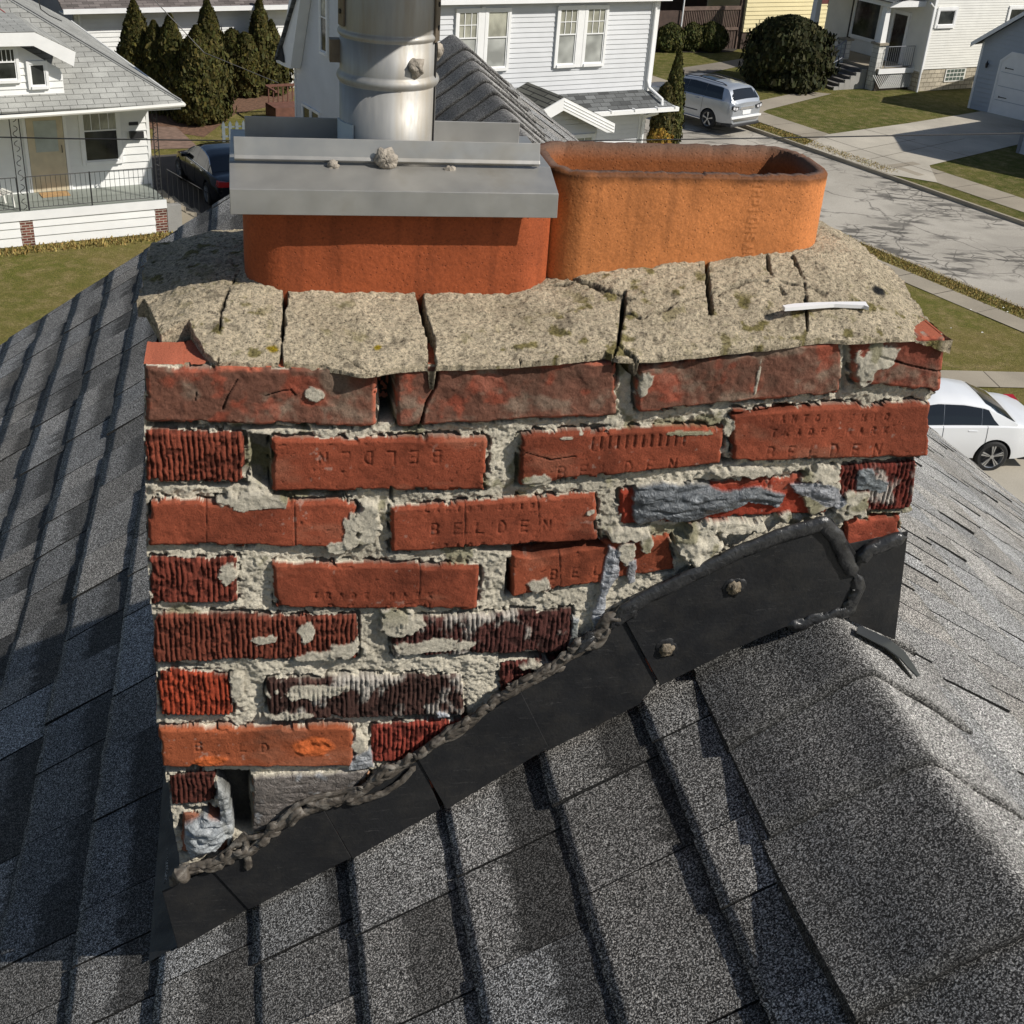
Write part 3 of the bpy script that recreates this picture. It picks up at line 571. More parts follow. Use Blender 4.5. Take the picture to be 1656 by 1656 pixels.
# ---- clay flue liners
def flue(name, u0, u1, w0, w1, z0, z1, mat, label, rim_dark, lean=0., letters=None, rough_rim=.003):
    R = .040; th = .0125
    def outline(ins):
        pts = []; a0, a1, b0, b1 = u0+ins, u1-ins, w0+ins, w1-ins; r = max(R-ins, .01)
        def arc(cx, cy, s):
            for k in range(15): t = s+k/14.*pi/2; pts.append((cx+r*cos(t), cy+r*sin(t)))
        def line(p, q, n):
            for k in range(1, n): pts.append((p[0]+(q[0]-p[0])*k/n, p[1]+(q[1]-p[1])*k/n))
        arc(a0+r, b0+r, pi); line((a0+r, b0), (a1-r, b0), 200); arc(a1-r, b0+r, 1.5*pi); line((a1, b0+r), (a1, b1-r), 6)
        arc(a1-r, b1-r, 0); line((a1-r, b1), (a0+r, b1), 60); arc(a0+r, b1-r, pi/2); line((a0, b1-r), (a0, b0+r), 6)
        return np.array(pts)
    o = outline(0); i_ = outline(th); n = len(o); nz = int((z1-z0)/.0012)
    zs = np.linspace(z0, z1, nz)
    U = np.tile(o[:, 0], (nz, 1)); Wd = np.tile(o[:, 1], (nz, 1)); Zg = np.tile(zs[:, None], (1, n))
    nrm = np.column_stack([np.roll(o[:, 1], -1)-np.roll(o[:, 1], 1), -(np.roll(o[:, 0], -1)-np.roll(o[:, 0], 1))]); nrm /= np.linalg.norm(nrm, axis=1)[:, None]
    arcl = np.tile(np.arange(n)*.0016, (nz, 1)); rim = (fbm(o[:, 0]*90, o[:, 1]*90, 201, 4)-.5)*rough_rim*2 - sstep(.62, .75, fbm(o[:, 0]*160, o[:, 1]*160, 211, 3))*rough_rim
    Zg = Zg + rim[None, :]*sstep(z1-.02, z1, Zg)
    disp = (fbm(U*14, Zg*14+Wd*14, 202, 2)-.5)*.003 + (fbm(U*120, Zg*120+Wd*120, 203, 3)-.5)*.0005 - .0025*sstep(z1-.0025, z1, Zg)
    C = np.ones((nz, n, 3))
    dk = sstep(z1-.012, z1-.001, Zg+(fbm(U*60, Zg*60, 204)-.5)*.010)*rim_dark; C *= (1-.72*dk[..., None])
    C *= (1-.5*sstep(z0+.030, z0+.005, Zg+(fbm(U*40, Zg*40, 205)-.5)*.02))[..., None]
    st_ = sstep(.52, .70, fbm(U*75, Zg*7, 208, 3)); C *= (1-.20*st_)[..., None]; C *= (.88+.24*fbm(U*30, Zg*30, 209, 4))[..., None]
    if letters:
        D = letters_field(U, Zg, letters); front = Wd < w0+.02; k_ = sstep(.0016, .0005, D)*front; disp += k_*.0006; k2 = sstep(.0030, .0012, D)*front*(1-k_); C *= (1-.15*k2)[..., None]
    U = U+nrm[:, 0][None]*disp + lean*(Zg-z0); Wd = Wd+nrm[:, 1][None]*disp
    A_, B_, O_ = np.array(OWN.A), np.array(OWN.B), np.array(OWN.o)
    def w3(u, w_, z): return O_+u[..., None]*A_+w_[..., None]*B_+z[..., None]*np.array([0, 0, 1.])
    V = [w3(U, Wd, Zg).reshape(-1, 3)]; idx = np.arange(nz*n).reshape(nz, n); nx_ = np.roll(idx, -1, 1)
    Q = [np.stack([idx[:-1], nx_[:-1], nx_[1:], idx[1:]], -1).reshape(-1, 4)]
    # rim and inside
    k = 14; zi = np.linspace(z1, z0-.10, k); ui = np.tile(i_[:, 0], (k, 1)); wi = np.tile(i_[:, 1], (k, 1)); zz = np.tile(zi[:, None], (1, n))+rim[None]*(np.arange(k) == 0)[:, None]
    mid = (o+i_)/2; mu = mid[None, :, 0]; mw = mid[None, :, 1]; mz = np.full((1, n), z1)+rim[None]+(fbm(o[:, 0]*150, o[:, 1]*150, 206, 3)-.5)[None]*.002+.0005
    V.append(w3(np.vstack([mu, ui])+lean*(z1-z0), np.vstack([mw, wi]), np.vstack([mz, zz])).reshape(-1, 3)); id2 = nz*n+np.arange((k+1)*n).reshape(k+1, n)
    nx2 = np.roll(id2, -1, 1); Q.append(np.stack([id2[:-1], nx2[:-1], nx2[1:], id2[1:]], -1).reshape(-1, 4))
    Q.append(np.stack([idx[-1], nx_[-1], nx2[0], id2[0]], -1))
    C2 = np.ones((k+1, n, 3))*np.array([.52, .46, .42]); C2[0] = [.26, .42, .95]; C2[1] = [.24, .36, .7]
    C2[2:] *= (.75+.5*fbm(np.tile(i_[:, 0]*40, (k-1, 1)), zz[1:]*40, 207))[..., None]
    f = np_mesh(name, np.concatenate(V), np.concatenate(Q), mat, chimney, np.concatenate([C.reshape(-1, 3), C2.reshape(-1, 3)])); f['label'] = label
    return f
flue('flue_liner', -.607, -.312, .105, .232, .300, .432, M['flue_dark'], 'dark red clay flue liner under the galvanised cap', .3)
lt = []
for ch, x, y, hh in (('N', 1208, 411, .0085), ('V', 1209, 399, .0085), ('S', 1213, 385, .0085), ('H', 1214, 370, .010), ('O', 1217, 356, .010), ('I', 1219, 340, .010), ('Q', 1223, 327, .008), ('H', 1226, 312, .009), ('I', 1226, 300, .009), ('I', 1228, 290, .009)):
    a_, z_ = P(x, y, .115); lt.append((ch, a_, z_, hh, pi/2))
flue('flue_liner', -.3215, -.030, .115, .240, .318, .4465, M['flue_light'], 'open orange clay flue liner with dark broken rim', 1., 0.0, lt, .0016)

# ---- black step flashing
def plate(px, b, th, mat=None, name='step_flashing', parent=None, lab=None):
    mb = MB(); pts = PP(px, b); pts = pts[::-1]; mb.prism(OWN, pts, b-th, b); o = mb.build(name, mat or M['blackmetal'], parent or chimney)
    bv = o.modifiers.new('bevel', 'BEVEL'); bv.width = .0006; bv.segments = 2
    if lab: o['label'] = lab
    return o
plate([(262,1440),(345,1404),(406,1466),(288,1534)], -.004, .0012)
plate([(341,1404),(520,1302),(568,1386),(402,1470)], -.0058, .0012)
plate([(519,1300),(680,1228),(712,1308),(570,1388)], -.0045, .0012)
plate([(675,1226),(842,1118),(887,1208),(722,1308)], -.0062, .0012)
plate([(838,1116),(1005,985),(1062,1104),(1030,1140),(884,1214)], -.0048, .0012)
big = plate([(1001,985),(1110,930),(1240,868),(1345,838),(1392,905),(1385,992),(1290,1004),(1180,1052),(1068,1108)], -.0072, .0012, None, 'step_flashing', None, 'longest black flashing piece with two sealed fixing screws')
plate([(1366,880),(1468,858),(1447,1034),(1372,1002)], -.0050, .0012, None, 'corner_flashing')
# pan strip along the left side
ls = MB()
def LZ(u, w): return None
sealp = MB()

# ---- sealant beads
def bead(px, r, name, mat, seed, squash=.7, b0=-.010, lumps=1., lab=None, raw=False):
    pts = []
    for i in range(len(px)-1):
        n = max(2, int(hypot(px[i+1][0]-px[i][0], px[i+1][1]-px[i][1])/3))
        for k in range(n): t = k/n; pts.append((px[i][0]+(px[i+1][0]-px[i][0])*t, px[i][1]+(px[i+1][1]-px[i][1])*t))
    pts.append(px[-1]); c = np.array([P(x, y, b0) for x, y in pts]); k = len(c); s = np.concatenate([[0], np.cumsum(np.hypot(*(c[1:]-c[:-1]).T))])
    c[:, 1] += (fbm(s*45, s*0+seed, seed, 3)-.5)*.008*lumps; T = np.gradient(c, axis=0); T /= np.linalg.norm(T, axis=1)[:, None]; N = np.column_stack([-T[:, 1], T[:, 0]])
    m_ = 20; th = np.linspace(0, 2*pi, m_, endpoint=False); S, TH = np.meshgrid(s, th, indexing='ij')
    rr = r*(.72+.75*fbm(S*38, np.cos(TH)*1.0+seed, seed+1, 3)*lumps+.35*(1-lumps)) + (fbm(S*75, np.sin(TH)*.9, seed+2, 2)-.5)*r*.22*lumps
    tw = np.abs(fbm(S*34+np.cos(TH)*1.6, np.sin(TH+S*40)*1.5, seed+3, 2)-.5)*2; rr = rr*(1-.40*lumps*(1-sstep(0, .16, tw)))
    end = np.minimum(sstep(0, r*1.2, S), sstep(s[-1], s[-1]-r*1.2, S)); rr = rr*np.maximum(end, .05)
    a = c[:, 0][:, None]+N[:, 0][:, None]*rr*np.cos(TH); z = c[:, 1][:, None]+N[:, 1][:, None]*rr*np.cos(TH); b = b0-rr*np.sin(TH)*squash
    V = np.array(OWN.o)+a[..., None]*np.array(OWN.A)+b[..., None]*np.array(OWN.B)+z[..., None]*np.array([0, 0, 1.])
    idx = np.arange(k*m_).reshape(k, m_); nx = np.roll(idx, -1, 1); Q = np.stack([idx[:-1], idx[1:], nx[1:], nx[:-1]], -1).reshape(-1, 4)
    if raw: return V.reshape(-1, 3), Q
    o = np_mesh(name, V.reshape(-1, 3), Q, mat, chimney)
    if lab: o['label'] = lab
    return o
bead([(992,1012),(1012,985),(1060,958),(1125,928),(1200,890),(1275,862),(1330,846),(1352,866),(1366,900),(1382,935)], .0080, 'sealant_bead', M['sealblack'], 301, .55, -.009, .35, 'smooth black sealant bead along the longest flashing')
bead([(1384,912),(1405,888),(1440,874),(1468,868)], .0080, 'sealant_bead', M['sealblack'], 305, .7, -.009, .55)
bead([(1384,925),(1390,950),(1372,985),(1330,1000),(1270,1010)], .008, 'sealant_bead', M['sealblack'], 309, .5, -.008, 1.)
def ragged(path, n, seed, mat):
    rs = np.random.RandomState(seed); seg = np.array(path, float); s = np.concatenate([[0], np.cumsum(np.hypot(*(seg[1:]-seg[:-1]).T))]); VS = []; QS = []; base = 0
    for i in range(n):
        c = rs.uniform(0, s[-1]); L = rs.uniform(16, 46); ts = np.clip(np.array([c-L/2, c-L/5, c+L/5, c+L/2]), 0, s[-1]); off = rs.uniform(-9, 9); bend = rs.uniform(-9, 9)
        pts = [(np.interp(t, s, seg[:, 0])+rs.uniform(-3, 3), np.interp(t, s, seg[:, 1])+off+bend*(k in (0, 3))) for k, t in enumerate(ts)]
        if max(p[0] for p in pts)-min(p[0] for p in pts) < 6: continue
        v, q = bead(pts, rs.uniform(.0024, .0052), '', None, seed+i*7, rs.uniform(.45, .9), -.0085-rs.uniform(0, .004), 1.1, None, True); VS.append(v); QS.append(q+base); base += len(v)
    return np_mesh('sealant_bead', np.concatenate(VS), np.concatenate(QS), mat, chimney)
bp_ = [(276,1432),(300,1408),(345,1398),(400,1375),(440,1345),(500,1308),(560,1290),(610,1262),(660,1228),(720,1188),(780,1150),(840,1108),(885,1085),(935,1052),(985,1020)]
ragged(bp_, 58, 900, M['sealbrown'])['label'] = 'ragged twisted scraps of brown sealant along the lower flashing'
ragged([(930,1055),(975,1022),(1005,1000),(1030,985)], 16, 950, M['sealblack'])
for sd_i, pth, rr_ in ((321, [(276,1432),(300,1405),(345,1396),(400,1375),(440,1345),(500,1308),(560,1290),(610,1262),(660,1228),(720,1188),(780,1150),(840,1108),(885,1085),(935,1052),(985,1020)], .0056),
                       (331, [(290,1412),(335,1400),(385,1360),(430,1350),(480,1300),(530,1285),(590,1275),(640,1246),(700,1205),(760,1172),(815,1122),(870,1098),(915,1078)], .0036),
                       (341, [(560,1300),(600,1290),(650,1262),(672,1240)], .0035), (351, [(930,1048),(960,1040),(985,1005),(1015,1000)], .008), (361, [(380,1372),(395,1350),(402,1392),(400,1408)], .004)):
    o = bead(pth, rr_, 'sealant_bead', M['sealbrown'], sd_i, .50, -.009, 1.1)
    if sd_i == 321: o['label'] = 'crumpled grey brown sealant bead above the small flashing pieces'
bead([(275,1425),(292,1415),(305,1400)], .012, 'sealant_bead', M['sealbrown'], 371, .8, -.012, 1.)
def blob(px, py, r, b, mat, name, parent, seed, fr=None, flat=.55, disk=None):
    u, z = P(px, py, b); n = 22; V = []; th, ph = np.meshgrid(np.linspace(0, 2*pi, n, endpoint=False), np.linspace(0, pi/2, 9))
    x = np.sin(ph)*np.cos(th); y = np.sin(ph)*np.sin(th); q = np.cos(ph); rr = r*(.8+.5*fbm(x*2.2+seed, y*2.2, seed, 4)-.35*(1-sstep(0, .2, np.abs(fbm(x*3+seed, y*3+5, seed+1, 3)-.5)*2)))
    V = np.array(OWN.o)+(u+x*rr)[..., None]*np.array(OWN.A)+(b-q*rr*flat)[..., None]*np.array(OWN.B)+(z+y*rr)[..., None]*np.array([0, 0, 1.])
    idx = np.arange(th.size).reshape(th.shape); nx = np.roll(idx, -1, 1); Q = np.stack([idx[:-1], idx[1:], nx[1:], nx[:-1]], -1).reshape(-1, 4)
    return np_mesh(name, V.reshape(-1, 3), Q, mat, parent)
for x, y in ((1187, 950), (1077, 1050)):
    s_ = blob(x, y, .0088, -.0084, M['putty'], 'sealed_screw', big, 400+x)
    blob(x+1, y-1, .0125, -.0083, M['blackmetal'], 'washer', s_, 410+x, flat=.15)
blob(577, 1295, .005, -.0068, M['blackmetal'], 'screw_head', chimney, 431)

# ================================================================ OWN ROOF
house = thing('shingled_house', 'grey shingled roof of the house that carries the brick chimney', 'house', OWN.w(0, -1, -OZ), 12.5)
W_END = 2.86
def surf(side, d, w):                      # d = plan distance from the ridge, returns local (a, b, z)
    t = np.clip(w/W_END, 0, 1); zr = .09*t + .0; s = (.60+.09*t) if side < 0 else (.62+.09*t)
    sagg = (.012 if side < 0 else .004)*np.sin(w*1.7+d*2.0)*sstep(.2, 1., d)
    return side*d, w, zr - s*d + sagg*(1 if side < 0 else .6) - .006
def roof_side(side, dmax, k0, pitch=.107, seed=1, first=.0):
    rs = np.random.RandomState(seed); VS = []; QS = []; CS = []; base = 0; butts = []
    A_, B_, O_ = np.array(OWN.A), np.array(OWN.B), np.array(OWN.o); slope = .62; nL = np.array([side*slope, 0, 1.]); nL /= np.linalg.norm(nL)
    nc = int((dmax-first)/pitch)+1
    for k in range(nc):
        db = first+pitch*(k)+pitch; dh = db-pitch*1.28
        w = -1.75-rs.uniform(0, .25); prev_thick = False
        while w < W_END:
            L = rs.uniform(.075, .165) if side < 0 else rs.uniform(.055, .13)
            if rs.rand() < .2: L *= 1.3
            w1 = min(w+L, W_END); thick = rs.choice([.0026, .0045, .0064], p=[.34, .33, .33]); gap = rs.choice([.0016, .0026]) if side < 0 else rs.choice([.0030, .0050]); hb = rs.uniform(.34, .66) if rs.rand() < .68 else .26; hk = rs.uniform(.26, .48)
            nx = max(3, int((w1-w)/.006)); nr = 14 if (abs(w) < 1.3 and side < 0) else 7
            ww, tt = np.meshgrid(np.linspace(w+gap, w1, nx), np.linspace(0, 1, nr))
            jag = (fbm(ww*130, ww*0+k, 500+k, 3)-.5)*.0035; lift = rs.uniform(0, .0016)
            d = dh+(db-dh)*tt + jag*(tt == 1) + rs.uniform(-.0015, .0015)*(tt == 1)
            a, b, z = surf(side, np.maximum(d, .004), ww); hgt = .0015+(thick+lift)*tt**.8 + (fbm(ww*18, d*18, 77, 2)-.5)*(.0022 if side < 0 else .0006)*tt
            X = np.stack([a+nL[0]*hgt, b, z+nL[2]*hgt], -1)
            low = np.stack([a[-1], b[-1], z[-1]-.001], -1)[None]; X = np.concatenate([X, low])
            nr2 = nr+1; v = O_+X[..., 0:1]*A_+X[..., 1:2]*B_+X[..., 2:3]*np.array([0, 0, 1.])
            if side > 0: thick = .0028+.0014*rs.rand(); hb, hk = .15, 1.
            tone = (rs.uniform(.74, 1.22) if side < 0 else rs.uniform(.92, 1.08)) * (.80 if thick < .004 else 1.) * (1.12 if side < 0 else 1.75); tint = np.array([1, 1, 1.])+rs.uniform(-1, 1)*np.array([.035, .005, -.035])  # right slope's tone raised, painting in part of its sunlit brightness
            c = np.ones((nr2, nx, 3))*tone*tint
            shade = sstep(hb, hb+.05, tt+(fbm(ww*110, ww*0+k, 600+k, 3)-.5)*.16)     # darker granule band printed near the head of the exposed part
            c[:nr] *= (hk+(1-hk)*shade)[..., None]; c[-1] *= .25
            idx = base+np.arange(nr2*nx).reshape(nr2, nx); q = np.stack([idx[:-1, :-1], idx[:-1, 1:], idx[1:, 1:], idx[1:, :-1]], -1).reshape(-1, 4)
            if side > 0: q = q[:, ::-1]
            VS.append(v.reshape(-1, 3)); QS.append(q); CS.append(c.reshape(-1, 3)); base += nr2*nx
            # tab ends
            for col_ in (0, -1):
                e = X[:nr, col_]; lo = e.copy(); lo[:, 2] -= .010; lo[:, 0] -= side*.004
                ev = np.concatenate([e, lo]); vv = O_+ev[:, 0:1]*A_+ev[:, 1:2]*B_+ev[:, 2:3]*np.array([0, 0, 1.])
                i_ = base+np.arange(nr); qq = np.stack([i_[:-1], i_[1:], i_[1:]+nr, i_[:-1]+nr], -1); VS.append(vv); QS.append(qq); CS.append(np.full((2*nr, 3), .10)); base += 2*nr
            w = w1
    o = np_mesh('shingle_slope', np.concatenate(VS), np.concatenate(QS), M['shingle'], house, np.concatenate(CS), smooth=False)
    # sheathing below
    mb = MB(); ns = 24
    for i in range(ns):
        w0 = -1.9+(W_END+1.89)*i/ns; w1 = -1.9+(W_END+1.89)*(i+1)/ns; pts = []
        for ww in (w0, w1):
            for d in np.linspace(0, dmax, 17):
                a, b, z = surf(side, np.array(d*1.), np.array(ww)); pts.append(OWN.w(float(a), float(b), float(z)-.012))
        mb.add(pts, [(j, j+1, j+18, j+17) for j in range(16)])
    return o, mb
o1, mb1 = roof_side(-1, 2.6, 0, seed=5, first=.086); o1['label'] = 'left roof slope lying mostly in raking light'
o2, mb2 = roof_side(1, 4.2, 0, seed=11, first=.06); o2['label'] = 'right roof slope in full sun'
und = plain('dark_felt', (.02, .02, .02), .95)
mb1.build('roof_deck', und, house); mb2.build('roof_deck', und, house)
# ridge caps, each laid over the next one nearer the camera
def ridge_caps():
    rs = np.random.RandomState(3); edges = [-1.2, -1.06, -.93, -.80, -.68, -.555, -.445, -.352, -.247, -.112, .02]
    w = .02+.125
    while w < W_END+.02: edges.append(w); w += .128
    A_, B_, O_ = np.array(OWN.A), np.array(OWN.B), np.array(OWN.o)
    for k in range(len(edges)-1):
        e0 = edges[k]; e1 = edges[k]+.27; hw = .160+rs.uniform(-.004, .006); th = (.0095 if k < 11 else .013) if k != 6 else .019
        n = 41; m_ = 14; S, T = np.meshgrid(np.linspace(-1, 1, n), np.linspace(0, 1, m_)); S = S*hw
        jag = (fbm(S*90, S*0+k, 700+k, 3)-.5)*.004; w_ = e0+(e1-e0)*T+jag*(T == 0)+ (0.012*np.sin(k*2.1))*S/.16
        soft = .012; d = np.sqrt(S*S+soft*soft)-soft; t = np.clip(w_/W_END, 0, 1); sl = np.where(S < 0, .60+.09*t, .62+.09*t)
        z = .09*t - sl*d*.98 + .0035 + th*(1-T) - .004*T; a = S*.86 - .010*np.clip(-w_/.3, 0, 1)
        edge = .0018*np.sin(S*60+k)
        X = np.stack([a, w_, z+edge*(1-T)], -1); low = X[:1].copy(); low[..., 2] -= .009; low[..., 1] += .0015; X = np.concatenate([low, X])
        v = O_+X[..., 0:1]*A_+X[..., 1:2]*B_+X[..., 2:3]*np.array([0, 0, 1.])
        idx = np.arange((m_+1)*n).reshape(m_+1, n); q = np.stack([idx[:-1, :-1], idx[:-1, 1:], idx[1:, 1:], idx[1:, :-1]], -1).reshape(-1, 4)
        tone = rs.uniform(.66, .86); c = np.ones((m_+1, n, 3))*tone; c *= (1+1.05*sstep(-.002, .03, S[0]))[None, :, None]; c[0] *= .04; c[1] *= .55  # sunny side painted brighter, shaded gap under the butt painted dark
        vv = [v.reshape(-1, 3)]; qq = [q]; cc = [c.reshape(-1, 3)]; base = v.shape[0]*n
        for col_ in (0, -1):
            e = X[1:, col_]; lo = e.copy(); lo[:, 2] -= .012; ev = np.concatenate([e, lo]); vv.append(O_+ev[:, 0:1]*A_+ev[:, 1:2]*B_+ev[:, 2:3]*np.array([0, 0, 1.]))
            i_ = base+np.arange(m_); qq.append(np.stack([i_[:-1], i_[1:], i_[1:]+m_, i_[:-1]+m_], -1)); cc.append(np.full((2*m_, 3), .3)); base += 2*m_
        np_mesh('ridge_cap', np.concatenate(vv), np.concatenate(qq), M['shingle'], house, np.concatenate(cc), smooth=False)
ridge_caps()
# pan flashing strip at the left foot of the chimney, lying on the slope
pf = MB(); prev = None
for i in range(13):
    w = .0+.38*i/12; row = []
    for d, lift in ((.696, .012), (.712, .011), (.728, .010), (.744, .009)):
        a, b, z = surf(-1, np.array(d), np.array(w)); row.append(OWN.w(float(a), float(b), float(z)+lift))
    if prev: pf.add(prev+row, [(j, j+1, j+5, j+4) for j in range(3)])
    prev = row
pf.build('pan_flashing', M['blackmetal'], chimney)
# bent apron strip at the right front foot
ap = MB(); prev = None
for i, (x, y, x2, y2) in enumerate([(1388,1012,1386,1022),(1410,1020,1407,1033),(1436,1032,1432,1046),(1462,1052,1456,1064),(1476,1072,1468,1078),(1488,1092,1484,1094)]):
    row = []
    for xx, yy in ((x, y), (x2, y2)):
        lo = 0.; b = -.004
        # meet the right slope
        r = ray(xx, yy); C_ = Vector((0, 0, CAM_H)); nn = (OWN.A*.62+Vector((0, 0, 1))).normalized(); p = C_+r*((OWN.w(0, 0, .020)-C_).dot(nn)/r.dot(nn)); row.append(p)
    if prev: ap.add(prev+row, [(0, 1, 3, 2)])
    prev = row
apo = ap.build('apron_strip', plain('grey_plastic_strip', (.055, .06, .065), .35, .1, .3), chimney); so = apo.modifiers.new('solid', 'SOLIDIFY'); so.thickness = .0012
# walls below the roof
hw_ = MB()
for sgn in (-1, 1): hw_.box(OWN, sgn*2.35 if sgn < 0 else 3.7, (sgn*2.35 if sgn < 0 else 3.7)+.12, -6.0, 2.55, -OZ, -1.55 if sgn < 0 else -2.45)
hw_.prism(OWN, [(-2.35, -OZ), (3.82, -OZ), (3.82, -2.6), (0, -.12), (-2.35, -1.62)], 2.45, 2.60)
hw_.build('wall', plain('own_house_wall', (.62, .62, .60), .8), house)

# ================================================================ VENT PIPE WITH ITS CAP PLATE
vent = thing('vent_pipe', 'galvanised metal vent pipe rising from a folded cap on the left flue', 'vent pipe', OWN.w(-.47, .168, .436), 12.5)
cp = MB()
def sheet(pts, name, mat, th, parent=None, bev=.0008):
    mb = MB(); mb.add(pts, [tuple(range(len(pts)))]); o = mb.build(name, mat, parent or vent)
    s_ = o.modifiers.new('solid', 'SOLIDIFY'); s_.thickness = th; s_.offset = 0
    return o
def strip(prof, u0, u1, name, mat, th, parent=None, skew=0.):     # prof (b,z) swept along a
    mb = MB(); pts = [OWN.w(u, b+skew*(u-u0), z) for b, z in prof for u in (u0, u1)]
    mb.add(pts, [(2*i, 2*i+1, 2*i+3, 2*i+2) for i in range(len(prof)-1)]); o = mb.build(name, mat, parent or vent, smooth=False)
    s_ = o.modifiers.new('solid', 'SOLIDIFY'); s_.thickness = th; s_.offset = 0; b2 = o.modifiers.new('bevel', 'BEVEL'); b2.width = .0009; b2.segments = 2
    return o
strip([(.0855, .4125), (.0875, .4345), (.130, .4475)], -.617, -.3195, 'cap_plate', M['galv'], .0011)
strip([(.130, .4475), (.2480, .4475), (.2500, .425)], -.617, -.3195, 'cap_plate', M['galv'], .0011)
strip([(.1285, .4490), (.1240, .4520), (.1262, .4545), (.130, .4700)], -.6125, -.331, 'upstand', M['galv'], .0011)
strip([(.214, .4490), (.214, .4690)], -.603, -.3345, 'upstand', M['galv'], .0011)
for x, y, r in ((624, 257, .0105), (539, 269, .006), (727, 277, .0060)):
    blob(x, y, r, .123, M['putty_light'], 'sealant_blob', vent, 600+x, flat=.45)
pm = MB(); ua = -.4700; wa = .1795; R_ = .0450
seg = []
prof = [(R_, .4475), (R_, .5115)]
for k in range(9): t = k/8.; prof.append((R_+.0028*sin(pi*t), .5115+.0105*t))
prof += [(R_*.995, .523), (R_*.995, .552)]
for k in range(7): t = k/6.; prof.append((R_*.995+.0022*sin(pi*t), .552+.007*t))
prof += [(R_*1.0, .560), (R_*1.0, .67), (R_*.92, .67)]
def lathe_np(prof, n, name, mat, parent, ca, cb):
    mb = MB(); mb.lathe(OWN, ca, cb, prof, n); return mb.build(name, mat, parent, smooth=True)
lathe_np(prof, 72, 'pipe', M['pipe'], vent, ua, wa)
# outer sleeve strips with bolt holes
def arc_strip(th0, th1, r0, z0, z1, name, mat, holes=True):
    mb = MB(); n = 7
    vs = []
    for k in range(n):
        t = th0+(th1-th0)*k/(n-1)
        for rr in (r0, r0+.0016):
            for z in (z0, z1): vs.append(OWN.w(ua+rr*cos(t), wa+rr*sin(t), z))
    for k in range(n-1):
        i = k*4; mb_f = [(i+2, i+6, i+7, i+3), (i+3, i+7, i+5, i+1), (i, i+4, i+6, i+2)]
        mb.f += mb_f; mb.m += [0]*3
    mb.v = [tuple(v) for v in vs]; mb.f += [(0, 2, 3, 1), (4*(n-1), 4*(n-1)+1, 4*(n-1)+3, 4*(n-1)+2)]; mb.m += [0, 0]
    o = mb.build(name, mat, vent)
    if holes:
        tm = (th0+th1)/2; hb = MB()
        zz = z0+.012
        while zz < z1:
            c = OWN.w(ua+(r0+.0014)*cos(tm), wa+(r0+.0014)*sin(tm), zz); d = (OWN.A*cos(tm)+OWN.B*sin(tm)); hb.tube([c, c+d*.0012], .0022, 10); zz += .020
        hb.build('bolt', M['blackmetal'], o)
    return o
arc_strip(radians(-172), radians(-155), R_+.0005, .562, .67, 'seam_strip', M['pipe_edge'])
arc_strip(radians(-32), radians(-14), R_+.0005, .552, .67, 'seam_strip', M['pipe_edge'])
arc_strip(radians(-26), radians(-23), R_-.0002, .449, .552, 'pipe_seam', M['blackmetal'], False)
for th, z, r in ((radians(-62), .533, .0080), (radians(-2), .541, .0075)):
    c = OWN.w(ua+R_*cos(th), wa+R_*sin(th), z); mb = MB(); d = OWN.A*cos(th)+OWN.B*sin(th); t_ = Vector((0, 0, 1)); s_ = d.cross(t_)
    vs = []; nn = 14
    for i in range(6):
        ph = i/5*pi/2
        for j in range(nn):
            an = 2*pi*j/nn; rr = r*(1+.18*sin(an*3+i)+.1*sin(an*5)); vs.append(c+d*(cos(ph)*rr*.7)+(t_*cos(an)*1.1+s_*sin(an))*sin(ph)*rr)
    mb.add(vs, [(i*nn+j, (i+1)*nn+j, (i+1)*nn+(j+1) % nn, i*nn+(j+1) % nn) for i in range(5) for j in range(nn)]); mb.build('sealant_blob', M['putty_light'], vent, smooth=True)
tb = MB(); c = OWN.w(ua-R_-.0005, wa+.004, .53); tb.box(OWN.sub(ua-R_-.009, wa-.004, 0), 0, .010, 0, .012, .528, .548); tb.build('bracket', M['pipe_edge'], vent)
# paper-white patch at the foot
arc_strip(radians(-178), radians(-138), R_+.0004, .452, .478, 'tape_patch', plain('pale_blue_tape', (.50, .58, .62), .5), False)
# rain cap above the picture
rc = MB(); rc.lathe(OWN, ua, wa, [(.001, .76), (.19, .692), (.19, .688), (.001, .75)], 40)
for t in (0, 2.1, 4.2): rc.tube([OWN.w(ua+R_*cos(t), wa+R_*sin(t), .66), OWN.w(ua+.07*cos(t), wa+.07*sin(t), .730)], .003, 6)
rc.build('rain_cap', M['galv'], vent, smooth=False)

# ================================================================ GROUND, STREET, PATHS
def mk_grass(name, c1, c2, c3):
    t = NT(name, .95, spec=.1); a = t.noise(.35, 4, .6); b = t.noise(2.2, 5, .7); c = t.noise(28, 4, .75); d = t.noise(9, 3, .7, v=t.vec((1, 2.6, 1), (0, 0, .9)))
    x = t.mix(t.ramp(a, [(.38, 0.), (.62, 1.)]), c1, c2); x = t.mix(t.ramp(b, [(.45, 0.), (.66, .75)]), x, c3)
    x = t.mix(1., x, t.ramp(c, [(.30, .35), (.5, .95), (.7, 1.55)]), 'MULTIPLY'); x = t.mix(1., x, t.ramp(d, [(.3, .65), (.7, 1.35)]), 'MULTIPLY'); t.col(x)
    t.bump(c, .06, 1.); return t.mat
M['lawn'] = mk_grass('early_spring_lawn', (.150, .150, .034), (.215, .175, .060), (.32, .245, .115))
M['lawn2'] = mk_grass('greener_lawn', (.092, .104, .024), (.150, .142, .040), (.27, .215, .10))
